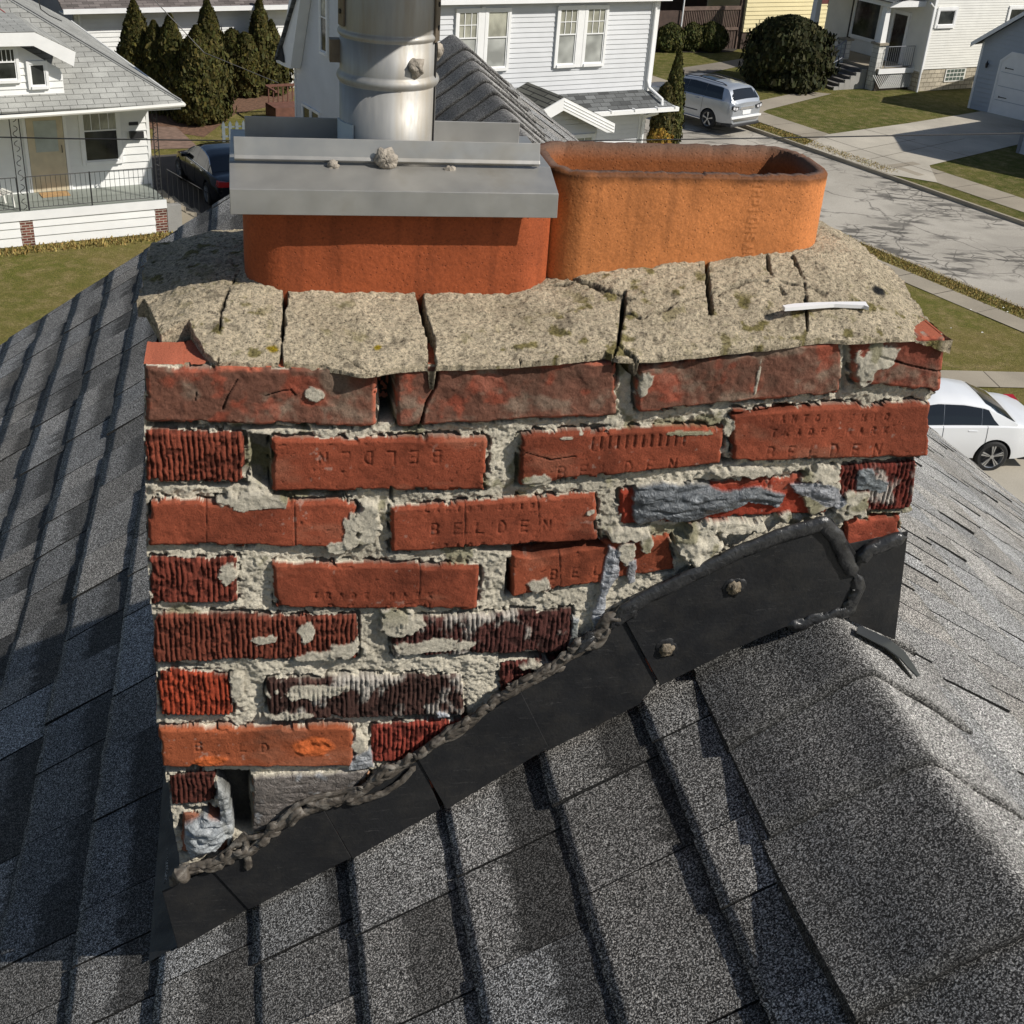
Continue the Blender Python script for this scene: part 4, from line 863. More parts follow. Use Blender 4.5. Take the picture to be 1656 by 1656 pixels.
def mk_conc(name, c, joint=None, stain=.25):
    t = NT(name, .9, spec=.2); x = t.ramp(t.noise(.5, 5, .6), [(.3, tuple(v*(1-stain) for v in c)), (.7, tuple(v*1.08 for v in c))])
    x = t.mix(1., x, t.ramp(t.noise(40, 4, .8), [(.3, .82), (.7, 1.12)]), 'MULTIPLY'); t.col(x); t.bump(t.noise(60, 4), .01, .4); return t.mat
M['conc'] = mk_conc('driveway_concrete', (.50, .455, .375)); M['walk'] = mk_conc('sidewalk_concrete', (.36, .315, .245), None, .2)
def mk_street():
    t = NT('old_street_concrete', .9, spec=.2); x = t.ramp(t.noise(.3, 5, .6), [(.3, (.36, .33, .28)), (.7, (.47, .435, .375))])
    x = t.mix(1., x, t.ramp(t.noise(30, 4, .8), [(.3, .8), (.7, 1.15)]), 'MULTIPLY')
    nv = t.n('ShaderNodeTexNoise'); nv.inputs['Scale'].default_value = .9; nv.inputs['Detail'].default_value = 4; t.l(t.tc.outputs['Object'], nv.inputs['Vector'])
    mx = t.n('ShaderNodeMix', data_type='RGBA'); mx.inputs[0].default_value = .42; t.l(t.tc.outputs['Object'], mx.inputs[6]); t.l(nv.outputs['Color'], mx.inputs[7])
    e1 = t.voro(.42, 'DISTANCE_TO_EDGE', v=mx.outputs[2]); e2 = t.voro(2.6, 'DISTANCE_TO_EDGE', v=mx.outputs[2]); area = t.noise(.33, 3, .6)
    k1 = t.ramp(e1, [(.0, .7), (.004, .5), (.010, 0.)]); k2 = t.ramp(e2, [(.0, .9), (.015, .6), (.045, 0.)]); ar = t.ramp(area, [(.44, 0.), (.54, 1.)])
    k2 = t.mix(1., k2, ar, 'MULTIPLY'); x = t.mix(k1, x, (.08, .074, .065)); x = t.mix(k2, x, (.09, .082, .072))
    tar = t.mix(1., t.ramp(t.noise(.9, 4, .6, v=t.vec((1, 3, 1), (0, 0, .5))), [(.50, 0.), (.56, .85)]), ar, 'MULTIPLY'); x = t.mix(tar, x, (.085, .079, .07)); big = t.ramp(t.noise(.16, 3, .6), [(.52, 0.), (.56, .35)]); x = t.mix(big, x, (.27, .25, .215)); t.col(x); return t.mat
M['street'] = mk_street()
def sheet_poly(name, pts, z, mat, kind='structure', sub=0):
    mb = MB(); mb.add([(p[0], p[1], z) for p in pts], [tuple(range(len(pts)))]); return mb.build(name, mat, None, kind=kind)
G0 = WORLD
def gp(x, y, z=0.): return WORLD.px_z(x, y, z)
ST = Frame((9.14, 39.87), -55)
def sp(a, b): p = ST.w(a, b, 0); return (p.x, p.y)
sheet_poly('ground', [(-300, -60), (300, -60), (300, 420), (-300, 420)], -.14, M['lawn2'])
sheet_poly('street', [sp(-220, 0.), sp(120, 0.), sp(120, 7.1), sp(-220, 7.1)], -.12, M['street'])
sheet_poly('lawn', [sp(-220, -.12), sp(120, -.12), sp(120, -200), sp(-220, -200)], 0., M['lawn'])
sheet_poly('lawn', [sp(-220, 7.22), sp(120, 7.22), sp(120, 250), sp(-220, 250)], 0., M['lawn2'])
for b0, b1 in ((-.12, .0), (7.1, 7.22)):
    mb = MB(); mb.box(ST, -220, 120, b0, b1, -.13, .012); mb.build('kerb', M['walk'], None, kind='structure')
def slabs(name, fr, a0, a1, b0, b1, step, z, mat, seed=0):
    rs = random.Random(seed); mb = MB(); a = a0
    while a < a1:
        e = min(a+step, a1); dz = rs.uniform(-.004, .006); mb.add([fr.w(a+.012, b0, z+dz), fr.w(e-.012, b0, z+dz), fr.w(e-.012, b1, z+dz+rs.uniform(-.004, .004)), fr.w(a+.012, b1, z+dz)], [(0, 1, 2, 3)]); a = e
    under = MB(); under.add([fr.w(a0, b0+.01, z-.006), fr.w(a1, b0+.01, z-.006), fr.w(a1, b1-.01, z-.006), fr.w(a0, b1-.01, z-.006)], [(0, 1, 2, 3)])
    o = mb.build(name, mat, None, kind='structure'); under.build('joint_dirt', M['dirt'], o); return o
M['dirt'] = plain('dark_soil', (.045, .035, .025), .95, 0, .4, 3, .02, 30)
M['mulch'] = plain('brown_mulch', (.16, .085, .05), .95, 0, .45, 8, .03, 40)
slabs('sidewalk', ST, -60, 60, -1.68, -.86, 1.5, .016, M['walk'], 1); slabs('sidewalk', ST, -80, 60, 8.1, 9.6, 1.6, .016, M['walk'], 2)
DR = Frame(gp(1338, 218), 32)
d1 = sheet_poly('driveway', [gp(1300, 236), gp(1338, 218), gp(1468, 200), gp(1566, 184), gp(1600, 178), gp(1760, 220), gp(1656, 232), gp(1503, 268), gp(1516, 296), gp(1440, 283)], .020, M['conc'])
for k, (p, q) in enumerate((((1330, 222), (1516, 282)), ((1395, 209), (1600, 262)), ((1340, 252), (1480, 226)), ((1390, 262), (1560, 225)), ((1430, 275), (1470, 268)))):
    mb = MB(); P0 = Vector((*gp(*p), .0245)); P1 = Vector((*gp(*q), .0245)); n = (P1-P0).cross(Vector((0, 0, 1))).normalized()*.012
    mb.add([P0-n, P1-n, P1+n, P0+n], [(0, 1, 2, 3)]); mb.build('expansion_joint', M['dirt'], d1)
PF = Frame(gp(1540, 597), 8)
slabs('front_path', Frame(gp(1380, 597), 8), -3, 9, -.93, 0., 1.25, .018, M['walk'], 5)
sheet_poly('near_driveway', [gp(1420, 668), gp(1900, 668), gp(1900, 1300), gp(1300, 1300)], .020, mk_conc('pale_driveway', (.44, .40, .33), None, .1))
# drive beside the left house, shaded, and the path behind it
LF = Frame((-10.2, 34.3), 32)
def lp(a, b, z=0.): p = LF.w(a, b, z); return (p.x, p.y)
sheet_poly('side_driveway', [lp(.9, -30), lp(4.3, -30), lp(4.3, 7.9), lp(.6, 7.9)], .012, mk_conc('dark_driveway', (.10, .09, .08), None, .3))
sheet_poly('back_path', [gp(243, 242), gp(250, 205), gp(285, 206), gp(322, 240)], .016, plain('worn_brick_path', (.20, .13, .095), .9, 0, .3, 4, .01, 30))
sheet_poly('mulch_bed', [gp(225, 205), gp(330, 222), gp(380, 185), gp(470, 165), gp(480, 148), gp(360, 150), gp(230, 170)], .010, M['mulch'])
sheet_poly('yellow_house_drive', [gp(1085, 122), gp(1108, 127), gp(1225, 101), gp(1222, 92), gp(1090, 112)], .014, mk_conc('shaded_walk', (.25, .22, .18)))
sheet_poly('house_walk', [gp(1215, 166), gp(1300, 148), gp(1345, 152), gp(1240, 178), gp(1222, 188)], .014, M['walk'])
tw = MB()
# edge tufts along the street strip on the left and grass blades on the near lawn edges
def tufts(name, pts, n, h, mat, seed, label, cat='grass'):
    rs = np.random.RandomState(seed); V = []; Q = []; C = []
    for i in range(n):
        j = rs.randint(len(pts)); x, y, r = pts[j]; px = x+rs.uniform(-r, r); py = y+rs.uniform(-r, r); an = rs.uniform(0, pi); w = h*.35; hh = h*rs.uniform(.5, 1.3); dx, dy = cos(an)*w, sin(an)*w; lx, ly = rs.uniform(-.5, .5, 2)*h
        b = len(V); V += [(px-dx, py-dy, 0.), (px+dx, py+dy, 0.), (px+dx*.3+lx, py+dy*.3+ly, hh), (px-dx*.3+lx, py-dy*.3+ly, hh)]; Q.append((b, b+1, b+2, b+3)); c = np.array([.26, .22, .075])*rs.uniform(.6, 1.5)*np.array([1+rs.uniform(-.1, .3), 1, 1]); C += [c]*4
    o = np_mesh(name, np.array(V), np.array(Q), mat, None, np.array(C), smooth=False); o['kind'] = 'stuff'; tag(o, label, cat); return o
def mk_leaf(name, k=1.):
    t = NT(name, .75, spec=.2); t.col(t.mix(1., t.attr(), t.ramp(t.noise(6, 3), [(.3, .7*k), (.7, 1.3*k)]), 'MULTIPLY')); return t.mat
M['leaf'] = mk_leaf('foliage')
strip_pts = [(*sp(-6+i*.12, -.45), .36) for i in range(200)]
tufts('grass_verge', strip_pts, 12000, .045, M['leaf'], 4, 'rough yellow green grass verge between left kerb and sidewalk')
edge_pts = [(*lp(-9+i*.1, -.35), .3) for i in range(92)]
tufts('lawn_fringe', edge_pts, 3000, .07, M['leaf'], 5, 'long dry grass fringe along the white porch base')
vr = [(*sp(-13+i*.14, 7.65), .35) for i in range(64)]
tufts('grass_verge', vr, 3000, .05, M['leaf'], 6, 'patchy grass verge between the far kerb and sidewalk')

# ================================================================ HOUSES
def mk_siding(name, c, rough=.6): return plain(name, c, rough, 0, .06, 1.5)
M['white'] = mk_siding('white_siding', (.80, .80, .78)); M['trim'] = plain('white_trim', (.84, .84, .83), .5, 0, .04)
M['bluewhite'] = mk_siding('pale_grey_siding', (.64, .65, .665)); M['offwhite'] = mk_siding('off_white_siding', (.74, .73, .68))
M['grey'] = mk_siding('blue_grey_siding', (.40, .44, .49)); M['yellow'] = mk_siding('pale_yellow_siding', (.78, .68, .40))
M['darkgrey'] = mk_siding('dark_grey_and_shaded_siding', (.20, .21, .24)); M['brown'] = plain('dark_brown_wood', (.07, .045, .035), .8, 0, .25, 4)
M['iron'] = plain('black_iron', (.02, .02, .022), .5); M['cream'] = plain('cream_door', (.56, .48, .34), .6)
t = NT('window_glass_dark', .08, spec=.6); t.col(t.ramp(t.noise(1.4, 3), [(.35, (.012, .014, .015)), (.7, (.07, .075, .07))])); M['glass'] = t.mat
def mk_blind():
    t = NT('window_with_blind', .18, spec=.5); v = t.vec((1, 1, 1)); w = t.n('ShaderNodeTexWave', wave_type='BANDS', bands_direction='Z'); w.inputs['Scale'].default_value = 14; t.l(t.tc.outputs['Object'], w.inputs['Vector'])
    t.col(t.mix(1., t.ramp(w.outputs['Fac'], [(.2, (.36, .37, .35)), (.8, (.54, .55, .51))]), t.ramp(t.noise(1.6, 2), [(.4, .6), (.65, 1.1)]), 'MULTIPLY')); return t.mat
M['blind'] = mk_blind()
t = NT('window_with_curtain', .2, spec=.5); w = t.n('ShaderNodeTexWave', wave_type='BANDS', bands_direction='X'); w.inputs['Scale'].default_value = 9; w.inputs['Distortion'].default_value = 2; t.l(t.tc.outputs['Object'], w.inputs['Vector'])
t.col(t.mix(1., t.ramp(w.outputs['Fac'], [(.2, (.30, .30, .25)), (.8, (.58, .57, .46))]), t.ramp(t.noise(2, 2), [(.4, .65), (.65, 1.1)]), 'MULTIPLY')); M['curtain'] = t.mat
def mk_tile(name, c, bw, bh, mortar=(.05, .05, .05), ms=.012, var=.35, dark=None):
    t = NT(name, .92, spec=.2); br = t.n('ShaderNodeTexBrick'); br.offset = .5; t.l(t.tc.outputs['UV'], br.inputs['Vector'])
    br.inputs['Scale'].default_value = 1; br.inputs['Brick Width'].default_value = bw; br.inputs['Row Height'].default_value = bh; br.inputs['Mortar Size'].default_value = ms; br.inputs['Mortar Smooth'].default_value = .2
    br.inputs['Color1'].default_value = (*[v*(1-var) for v in c], 1); br.inputs['Color2'].default_value = (*[v*(1+var) for v in c], 1); br.inputs['Mortar'].default_value = (*mortar, 1); br.inputs['Bias'].default_value = 0
    x = t.mix(1., br.outputs['Color'], t.ramp(t.noise(.8, 5, .65), [(.3, .75), (.7, 1.15)]), 'MULTIPLY'); x = t.mix(1., x, t.ramp(t.noise(45, 3, .8), [(.3, .75), (.7, 1.2)]), 'MULTIPLY')
    if dark: x = t.mix(t.ramp(t.noise(dark[0], 3, .6), [(.66, 0.), (.72, .6)]), x, (.05, .05, .045))
    t.col(x); t.bump(br.outputs['Fac'], .01, -.6); return t.mat
M['tab'] = mk_tile('weathered_grey_tab_shingles', (.36, .36, .335), .42, .19, (.13, .13, .12), .010, .09)
M['darkroof'] = mk_tile('mottled_grey_shingles', (.13, .135, .135), .34, .16, (.05, .05, .05), .010, .5)
M['oliveroof'] = mk_tile('olive_grey_shingles', (.11, .11, .095), .9, .17, (.02, .02, .02), .022, .3)
M['redbrick'] = mk_tile('small_red_brick', (.16, .055, .04), .215, .072, (.42, .38, .32), .011, .45)
M['block'] = mk_tile('rock_face_block', (.56, .50, .39), .40, .20, (.24, .21, .16), .018, .14)
M['wblock'] = mk_tile('painted_block', (.66, .65, .61), .42, .21, (.35, .34, .32), .012, .12)
def uvplane(name, fr3, corners, mat, parent, uv):       # corners: world points; uv: matching (u, v) in metres
    me = bpy.data.meshes.new(name); inv = wm(parent).inverted(); me.from_pydata([tuple(inv @ Vector(c)) for c in corners], [], [tuple(range(len(corners)))])
    ul = me.uv_layers.new(name='UVMap')
    for i, l in enumerate(me.loops): ul.data[i].uv = uv[l.vertex_index]
    me.materials.append(mat); o = link(name, me, parent); return o
def roof_plane(fr, pts, mat, parent, name='roof', th=.06):   # pts in (a,b,z); uv from a / slope distance
    W = [fr.w(*p) for p in pts]; n = (W[1]-W[0]).cross(W[2]-W[0]).normalized()
    if n.z < 0: n = -n
    up = (Vector((0, 0, 1))-n*n.z).normalized(); ax = up.cross(n)
    o = uvplane(name, fr, W, mat, parent, [(w.dot(ax), w.dot(up)) for w in W]); s_ = o.modifiers.new('solid', 'SOLIDIFY'); s_.thickness = th; s_.offset = -1
    if (W[1]-W[0]).cross(W[2]-W[0]).z < 0: s_.offset = 1
    return o
def uvbox(name, fr, a0, a1, b0, b1, z0, z1, mat, parent):
    me = bpy.data.meshes.new(name); inv = wm(parent).inverted(); vs = []; fs = []; uvs = []
    def q(pts, uv): i = len(vs); vs.extend(tuple(inv @ fr.w(*p)) for p in pts); fs.append((i, i+1, i+2, i+3)); uvs.extend(uv)
    q([(a0,b0,z0),(a1,b0,z0),(a1,b0,z1),(a0,b0,z1)], [(a0,z0),(a1,z0),(a1,z1),(a0,z1)]); q([(a1,b1,z0),(a0,b1,z0),(a0,b1,z1),(a1,b1,z1)], [(a1,z0),(a0,z0),(a0,z1),(a1,z1)])
    q([(a1,b0,z0),(a1,b1,z0),(a1,b1,z1),(a1,b0,z1)], [(b0,z0),(b1,z0),(b1,z1),(b0,z1)]); q([(a0,b1,z0),(a0,b0,z0),(a0,b0,z1),(a0,b1,z1)], [(b1,z0),(b0,z0),(b0,z1),(b1,z1)])
    q([(a0,b0,z1),(a1,b0,z1),(a1,b1,z1),(a0,b1,z1)], [(a0,b0),(a1,b0),(a1,b1),(a0,b1)])
    me.from_pydata(vs, [], fs); ul = me.uv_layers.new(name='UVMap')
    for i, l in enumerate(me.loops): ul.data[i].uv = uvs[l.vertex_index]
    me.materials.append(mat); return link(name, me, parent)
def siding(fr, a0, a1, z0, z1, exp, mat, parent, clip=None, b=0., name='wall', lip=None, back=.12):
    mb = MB(); z = z0; lip = lip or min(.030, exp*.15); gp_ = min(.022, exp*.09)
    while z < z1-1e-4:
        zt = min(z+exp, z1)-gp_; l0, r0, l1, r1 = a0, a1, a0, a1
        if clip: (l0, r0), (l1, r1) = clip(z), clip(zt)
        if r0 > l0+.01:
            if r1 < l1: l1 = r1 = (l1+r1)/2
            mb.add([fr.w(l0, b-lip, z), fr.w(r0, b-lip, z), fr.w(r1, b-.002, zt), fr.w(l1, b-.002, zt), fr.w(l0, b, z), fr.w(r0, b, z)], [(0, 1, 2, 3), (0, 4, 5, 1)])
        z = zt+gp_
    if clip: zm_ = [z0+(z1-z0)*k/6 for k in range(7)]; cl = [clip(z_) for z_ in zm_]; k2 = [k for k in range(7) if cl[k][1] > cl[k][0]]; mb.prism(fr, [(cl[k][1], zm_[k]) for k in k2]+[(cl[k][0], zm_[k]) for k in reversed(k2)], b, b+back*.5)
    if not clip: mb.box(fr, a0, a1, b, b+back, z0, z1)
    return mb.build(name, mat, parent)
def window(fr, a0, a1, z0, z1, parent, pane='glass', b=0., casing=.09, mid=True, grid=(0, 0), up_pane=None, dep=.075, sill=True, frame_mat=None, muntin_mat=None):
    fm = MB(); c = casing; y0, y1 = b-dep, b+.01; tm = frame_mat or M['trim']
    fm.box(fr, a0-c, a0, y0, y1, z0-c, z1+c); fm.box(fr, a1, a1+c, y0, y1, z0-c, z1+c); fm.box(fr, a0, a1, y0, y1, z1, z1+c); fm.box(fr, a0, a1, y0-(.03 if sill else 0), y1, z0-c, z0)
    o = fm.build('window', tm, parent); zm = z0+(z1-z0)*(.55 if mid is True else mid) if mid else z1
    p = MB(); p.quad([fr.w(a0, b-.036, z0), fr.w(a1, b-.036, z0), fr.w(a1, b-.036, zm), fr.w(a0, b-.036, zm)]); p.build('pane', M[pane], o)
    if mid: p = MB(); p.quad([fr.w(a0, b-.042, zm), fr.w(a1, b-.042, zm), fr.w(a1, b-.042, z1), fr.w(a0, b-.042, z1)]); p.build('pane', M[up_pane or pane], o)
    s = MB(); w = .035
    def sash(za, zb, y):
        s.box(fr, a0, a0+w, y-.02, y, za, zb); s.box(fr, a1-w, a1, y-.02, y, za, zb); s.box(fr, a0+w, a1-w, y-.02, y, za, za+w); s.box(fr, a0+w, a1-w, y-.02, y, zb-w, zb)
    sash(z0, zm+(w if mid else 0), b-.037)
    if mid: sash(zm, z1, b-.044)
    gx, gz = grid; za, zb = (zm, z1) if mid else (z0, z1)
    for i in range(gx): a = a0+(a1-a0)*(i+1)/(gx+1); s.box(fr, a-.010, a+.010, b-.058, b-.048, za+w, zb-w)
    for i in range(gz): z = za+(zb-za)*(i+1)/(gz+1); s.box(fr, a0+w, a1-w, b-.059, b-.049, z-.010, z+.010)
    s.build('sash', muntin_mat or tm, o); return o
def rail(fr, p0, p1, z0, z1, n, mat, parent, r=.008, name='railing', posts=True, slope=0.):
    mb = MB(); (a0, b0), (a1, b1) = p0, p1
    mb.tube([fr.w(a0, b0, z1), fr.w(a1, b1, z1+slope)], r*1.5, 6); mb.tube([fr.w(a0, b0, z0), fr.w(a1, b1, z0+slope)], r*1.2, 6)
    for i in range(n+1):
        t = i/n; q = fr.w(a0+(a1-a0)*t, b0+(b1-b0)*t, 0); mb.tube([q+Vector((0, 0, z0+slope*t-(.06 if i in (0, n) and posts else 0))), q+Vector((0, 0, z1+slope*t))], r*(1.6 if i in (0, n) else .8), 5)
    return mb.build(name, mat, parent)

# ---- left bungalow
F = LF
H1 = thing('bungalow', 'white bungalow on the left with a railed front porch under a weathered grey shingle roof', 'house', F.w(-4, 3, 0), 32)
b = MB(); b.box(F, -9, 0, 0, 1.70, .80, .92); b.build('porch_floor', plain('grey_green_deck', (.26, .28, .25), .6, 0, .12, 2), H1)
b = MB(); b.box(F, -9, .01, -.04, 0, .70, .93); b.build('fascia', M['trim'], H1)
for a0, a1 in ((-9, -3.9), (-3.57, -.33)): siding(F, a0, a1, .02, .70, .24, M['white'], H1, name='skirting')
uvbox('brick_pier', F, -.33, 0, -.015, .3, 0, .70, M['redbrick'], H1); uvbox('brick_pier', F, -3.9, -3.57, -.015, .3, 0, .70, M['redbrick'], H1)
FB = F.sub(0, 1.69, 0)
siding(FB, -9, .12, .92, 3.62, .215, M['white'], H1); b = MB(); b.box(F, .06, .14, 1.66, 9.5, 0, 3.62); b.box(F, -9, .12, 1.80, 9.5, 0, 3.6); b.build('side_wall', M['white'], H1)
d_ = MB(); d_.box(FB, -3.16, -2.21, -.06, 0, .93, 2.93); door = d_.build('door', M['cream'], H1)
g = MB(); g.box(FB, -2.97, -2.38, -.072, -.06, 2.01, 2.84); g.build('door_glass', plain('frosted_door_glass', (.42, .46, .44), .15, 0, .15, 3), door)
g = MB(); g.tube([FB.w(-2.30, -.07, 1.98), FB.w(-2.30, -.12, 1.98), FB.w(-2.30, -.12, 2.16), FB.w(-2.30, -.07, 2.16)], .012, 6); g.build('handle', M['iron'], door)
g = MB(); g.box(FB, -3.26, -3.17, -.07, 0, .93, 3.0); g.box(FB, -2.20, -2.11, -.07, 0, .93, 3.0); g.build('door_frame', M['trim'], H1)
window(FB, -1.69, -.75, 1.66, 2.98, H1, 'glass', mid=.62, grid=(3, 0), up_pane='curtain')
g = MB(); g.box(FB, -.43, -.06, -.16, 0, 2.24, 2.42); g.build('mailbox', M['iron'], H1); g = MB(); g.box(FB, -.42, -.17, -.045, 0, 2.58, 2.67); g.build('number_plate', M['iron'], H1)
rail(F, (-3.62, .04), (-.31, .04), 1.0, 1.82, 26, M['iron'], H1); rail(F, (-8.9, .04), (-3.85, .04), 1.0, 1.82, 38, M['iron'], H1)
g = MB(); g.tube([F.w(-1.98, .04, .93), F.w(-1.98, .04, 1.84)], .018, 6); g.build('rail_post', M['iron'], H1)
def scroll_post(a, bb, z0, z1, w, parent):
    g = MB(); g.box(F, a-w/2, a-w/2+.022, bb, bb+.022, z0, z1); g.box(F, a+w/2-.022, a+w/2, bb, bb+.022, z0, z1); n = 7; h = (z1-z0)/n
    for i in range(n):
        zc_ = z0+h*(i+.5); s = 1 if i % 2 else -1; pts = []
        for k in range(30):
            t = -1+2*k/29.; an = t*2.6*pi/2; rr = .070*(1-.55*abs(t)); pts.append(F.w(a+s*rr*sin(an)*1.0, bb+.011, zc_+t*h*.30+rr*(1-cos(an))*.5*(1 if t > 0 else -1)))
        g.tube(pts, .010, 5)
    return g.build('iron_post', M['iron'], parent)
scroll_post(-3.71, .06, .92, 3.55, .25, H1); scroll_post(-.12, .10, .92, 3.55, .14, H1)
EZ = 3.60
roof_plane(F, [(.5, -.45, EZ), (-9.5, -.45, EZ), (-9.5, 4.3, 6.45), (-4.25, 4.3, 6.45)], M['tab'], H1); roof_plane(F, [(.5, -.45, EZ), (-4.25, 4.3, 6.45), (-4.25, 7.6, 6.45), (.5, 12.4, EZ)], M['tab'], H1)
roof_plane(F, [(.5, 12.4, EZ), (-4.25, 7.6, 6.45), (-9.5, 7.6, 6.45), (-9.5, 12.4, EZ)], M['tab'], H1)
g = MB(); g.tube([F.w(-9.4, -.50, EZ-.09), F.w(-4.1, -.50, EZ-.12), F.w(-1.9, -.50, EZ-.09), F.w(.52, -.50, EZ-.03)], .055, 8); g.tube([F.w(.54, -.46, EZ-.04), F.w(.54, 12, EZ-.04)], .05, 6); g.build('gutter', M['offwhite'], H1)
g = MB(); g.box(F, -9.4, .46, -.42, 1.7, EZ-.16, EZ-.10); g.box(F, .12, .46, 1.7, 12, EZ-.16, EZ-.10); g.build('soffit', M['trim'], H1)
g = MB(); g.tube([F.w(.5-.02, -.43, EZ+.07), F.w(-4.25, 4.3, 6.52)], .028, 5); g.build('hip_strip', plain('grey_hip', (.24, .24, .23), .8), H1)
g = MB(); g.tube([F.w(-2.0, 1.05, EZ+1.02), F.w(-3.1, 2.3, 5.38), F.w(-4.6, 4.1, 6.55)], .016, 5); g.build('red_cable', plain('red_cable', (.32, .07, .06), .6), H1)
# dormer
def Pz(fr, pts, bb): return [fr.px_b(x, y, bb) for x, y in pts]
g = siding(F.sub(0, .05, 0), -9, -2.40, 3.86, 5.1, .17, M['white'], H1, clip=lambda z: (-9, -2.40 if z < 4.45 else -2.40-(z-4.45)*1.6), name='dormer_wall')
g = MB(); g.prism(F, Pz(F, [(-60, 54), (0, 53), (55, 52), (122, 84), (119, 107), (54, 74), (0, 75), (-60, 76)], -.30)[::-1], -.33, -.28); g.build('dormer_fascia', M['trim'], H1)
q = Pz(F, [(-60, 53), (0, 52), (56, 51), (124, 84)], -.33); dz = [(-9, 4.9), q[2], q[3]]
roof_plane(F, [(-9, -.33, q[2][1]), (q[2][0], -.33, q[2][1]), (q[2][0], 2.3, q[2][1]+.02), (-9, 2.3, q[2][1]+.02)], M['tab'], H1, 'dormer_roof', .03)
roof_plane(F, [(q[2][0], -.33, q[2][1]), (q[3][0], -.33, q[3][1]), (q[3][0], 1.0, q[3][1]), (q[2][0], 2.3, q[2][1]+.02)], M['tab'], H1, 'dormer_roof', .03)
w1 = Pz(F, [(46, 103), (75, 138)], .05); window(F.sub(0, .05, 0), w1[0][0], w1[1][0], w1[1][1], w1[0][1], H1, 'glass', mid=False, casing=.07)
w1 = Pz(F, [(-14, 78), (26, 108)], .05); window(F.sub(0, .05, 0), w1[0][0], w1[1][0], w1[1][1]-.3, w1[0][1], H1, 'glass', mid=.55, grid=(4, 0), casing=.07)
# steps at the right side of the porch
st = MB()
for i in range(4): st.box(F, .02+.3*i, .02+.3*(i+1), .25, 1.35, 0, .80-.2*i)
st.build('porch_steps', M['walk'], H1); g = MB(); g.box(F, .02, .42, .0, .25, 0, .74); g.build('step_cheek', M['wblock'], H1)
rail(F, (.12, .14), (1.25, .14), .95, 1.72, 8, M['iron'], H1, slope=-.75)
ch = thing('garden_chair', 'pale slatted folding chair on the porch at the left picture edge', 'chair', F.w(-4.15, .7, .92), 32); cb = F.sub(-4.18, .62, .92, 20)
for k in range(5): g = MB(); g.prism(cb, [(-.28+k*.0, .38), (-.30, .42), (-.62, 1.0), (-.60, .98)], -.22+k*.095, -.22+k*.095+.06); g.build('back_slat', M['offwhite'], ch)
for k in range(5): g = MB(); g.box(cb, -.28+k*.11, -.28+k*.11+.08, -.24, .24, .36, .39); g.build('seat_slat', M['offwhite'], ch)
for a, bb in ((-.28, -.24), (-.28, .2), (.2, -.24), (.2, .2)): g = MB(); g.prism(cb, [(a, 0), (a+.05, 0), (a-.05+.05, .4), (a-.05, .4)], bb, bb+.04); g.build('leg', M['offwhite'], ch)
g = MB(); g.prism(F, [(-3.05, 1.1), (-2.3, 1.1), (-2.3, 1.55), (-3.05, 1.55)], .924, .940, axis='z'); mt = g.build('doormat', plain('orange_brown_mat', (.42, .26, .12), .9, 0, .2, 10), None); tag(mt, 'orange brown doormat on the porch floor before the cream door', 'doormat')

# ---- white house in the middle
C_ = Frame((2.78, 37.6), 33)
H2 = thing('white_house', 'large two storey pale clapboard house behind the flues with a small gabled entrance', 'house', C_.w(-4, 3, 0), 33)
siding(C_, -8, .02, 4.18, 6.75, .1275, M['bluewhite'], H2); siding(C_, -8, .02, .3, 4.0, .1275, M['bluewhite'], H2, b=.001)
CR = Frame((C_.w(.24, -.012, 0).x, C_.w(.24, -.012, 0).y), 33+90)
siding(CR, 0, 7, .3, 8.5, .1275, M['bluewhite'], H2)
g = MB(); g.box(C_, .14, .27, -.05, .0, 4.15, 6.75); g.box(C_, .02, .14, -.036, 0, .3, 6.75); g.box(C_, -7.9, .2, .12, 6.1, .2, 6.6); g.build('corner_board', M['trim'], H2)
g = MB(); g.tube([C_.w(.10, -.07, 6.7), C_.w(.10, -.07, 4.45), C_.w(.16, -.12, 4.25), C_.w(.30, -.60, 4.02), C_.w(.30, -.62, 3.86)], .045, 8); g.tube([C_.w(.28, -.5, 3.62), C_.w(.12, -.14, 3.45), C_.w(.12, -.09, 3.3), C_.w(.12, -.09, .3)], .045, 8); g.build('downspout', M['trim'], H2)
for a0, a1 in ((-3.04, -2.46), (-2.16, -1.54)): window(C_, a0, a1, 4.98, 6.42, H2, 'blind', mid=.53, grid=(2, 1), up_pane='curtain', casing=.075)
for a0, a1 in ((-6.12, -5.54), (-5.26, -4.63)): window(C_, a0, a1, 4.98, 6.40, H2, 'blind', mid=.53, grid=(2, 1) if a0 < -6 else (0, 0), up_pane='curtain', casing=.075)
g = MB(); g.box(C_, -2.38, -2.24, -.07, 0, 4.90, 6.5); g.build('window_mullion', M['trim'], H2); g = MB(); g.box(C_, -5.46, -5.34, -.07, 0, 4.90, 6.5); g.build('window_mullion', M['trim'], H2)
roof_plane(C_, [(-8.3, -.22, 6.72), (.5, -.22, 6.72), (.5, 3.4, 9.4), (-8.3, 3.4, 9.4)], M['darkroof'], H2); roof_plane(C_, [(-8.3, 3.4, 9.4), (.5, 3.4, 9.4), (.5, 5.1, 6.2), (-8.3, 5.1, 6.2)], M['darkroof'], H2); roof_plane(C_, [(-8.45, 5.1, 6.2), (.5, 5.1, 6.2), (.5, 6.75, 4.05), (-8.45, 6.75, 4.05)], M['darkroof'], H2)
g = MB(); g.box(C_, -8.3, .5, -.28, -.18, 6.60, 6.72); g.build('gutter', M['trim'], H2)
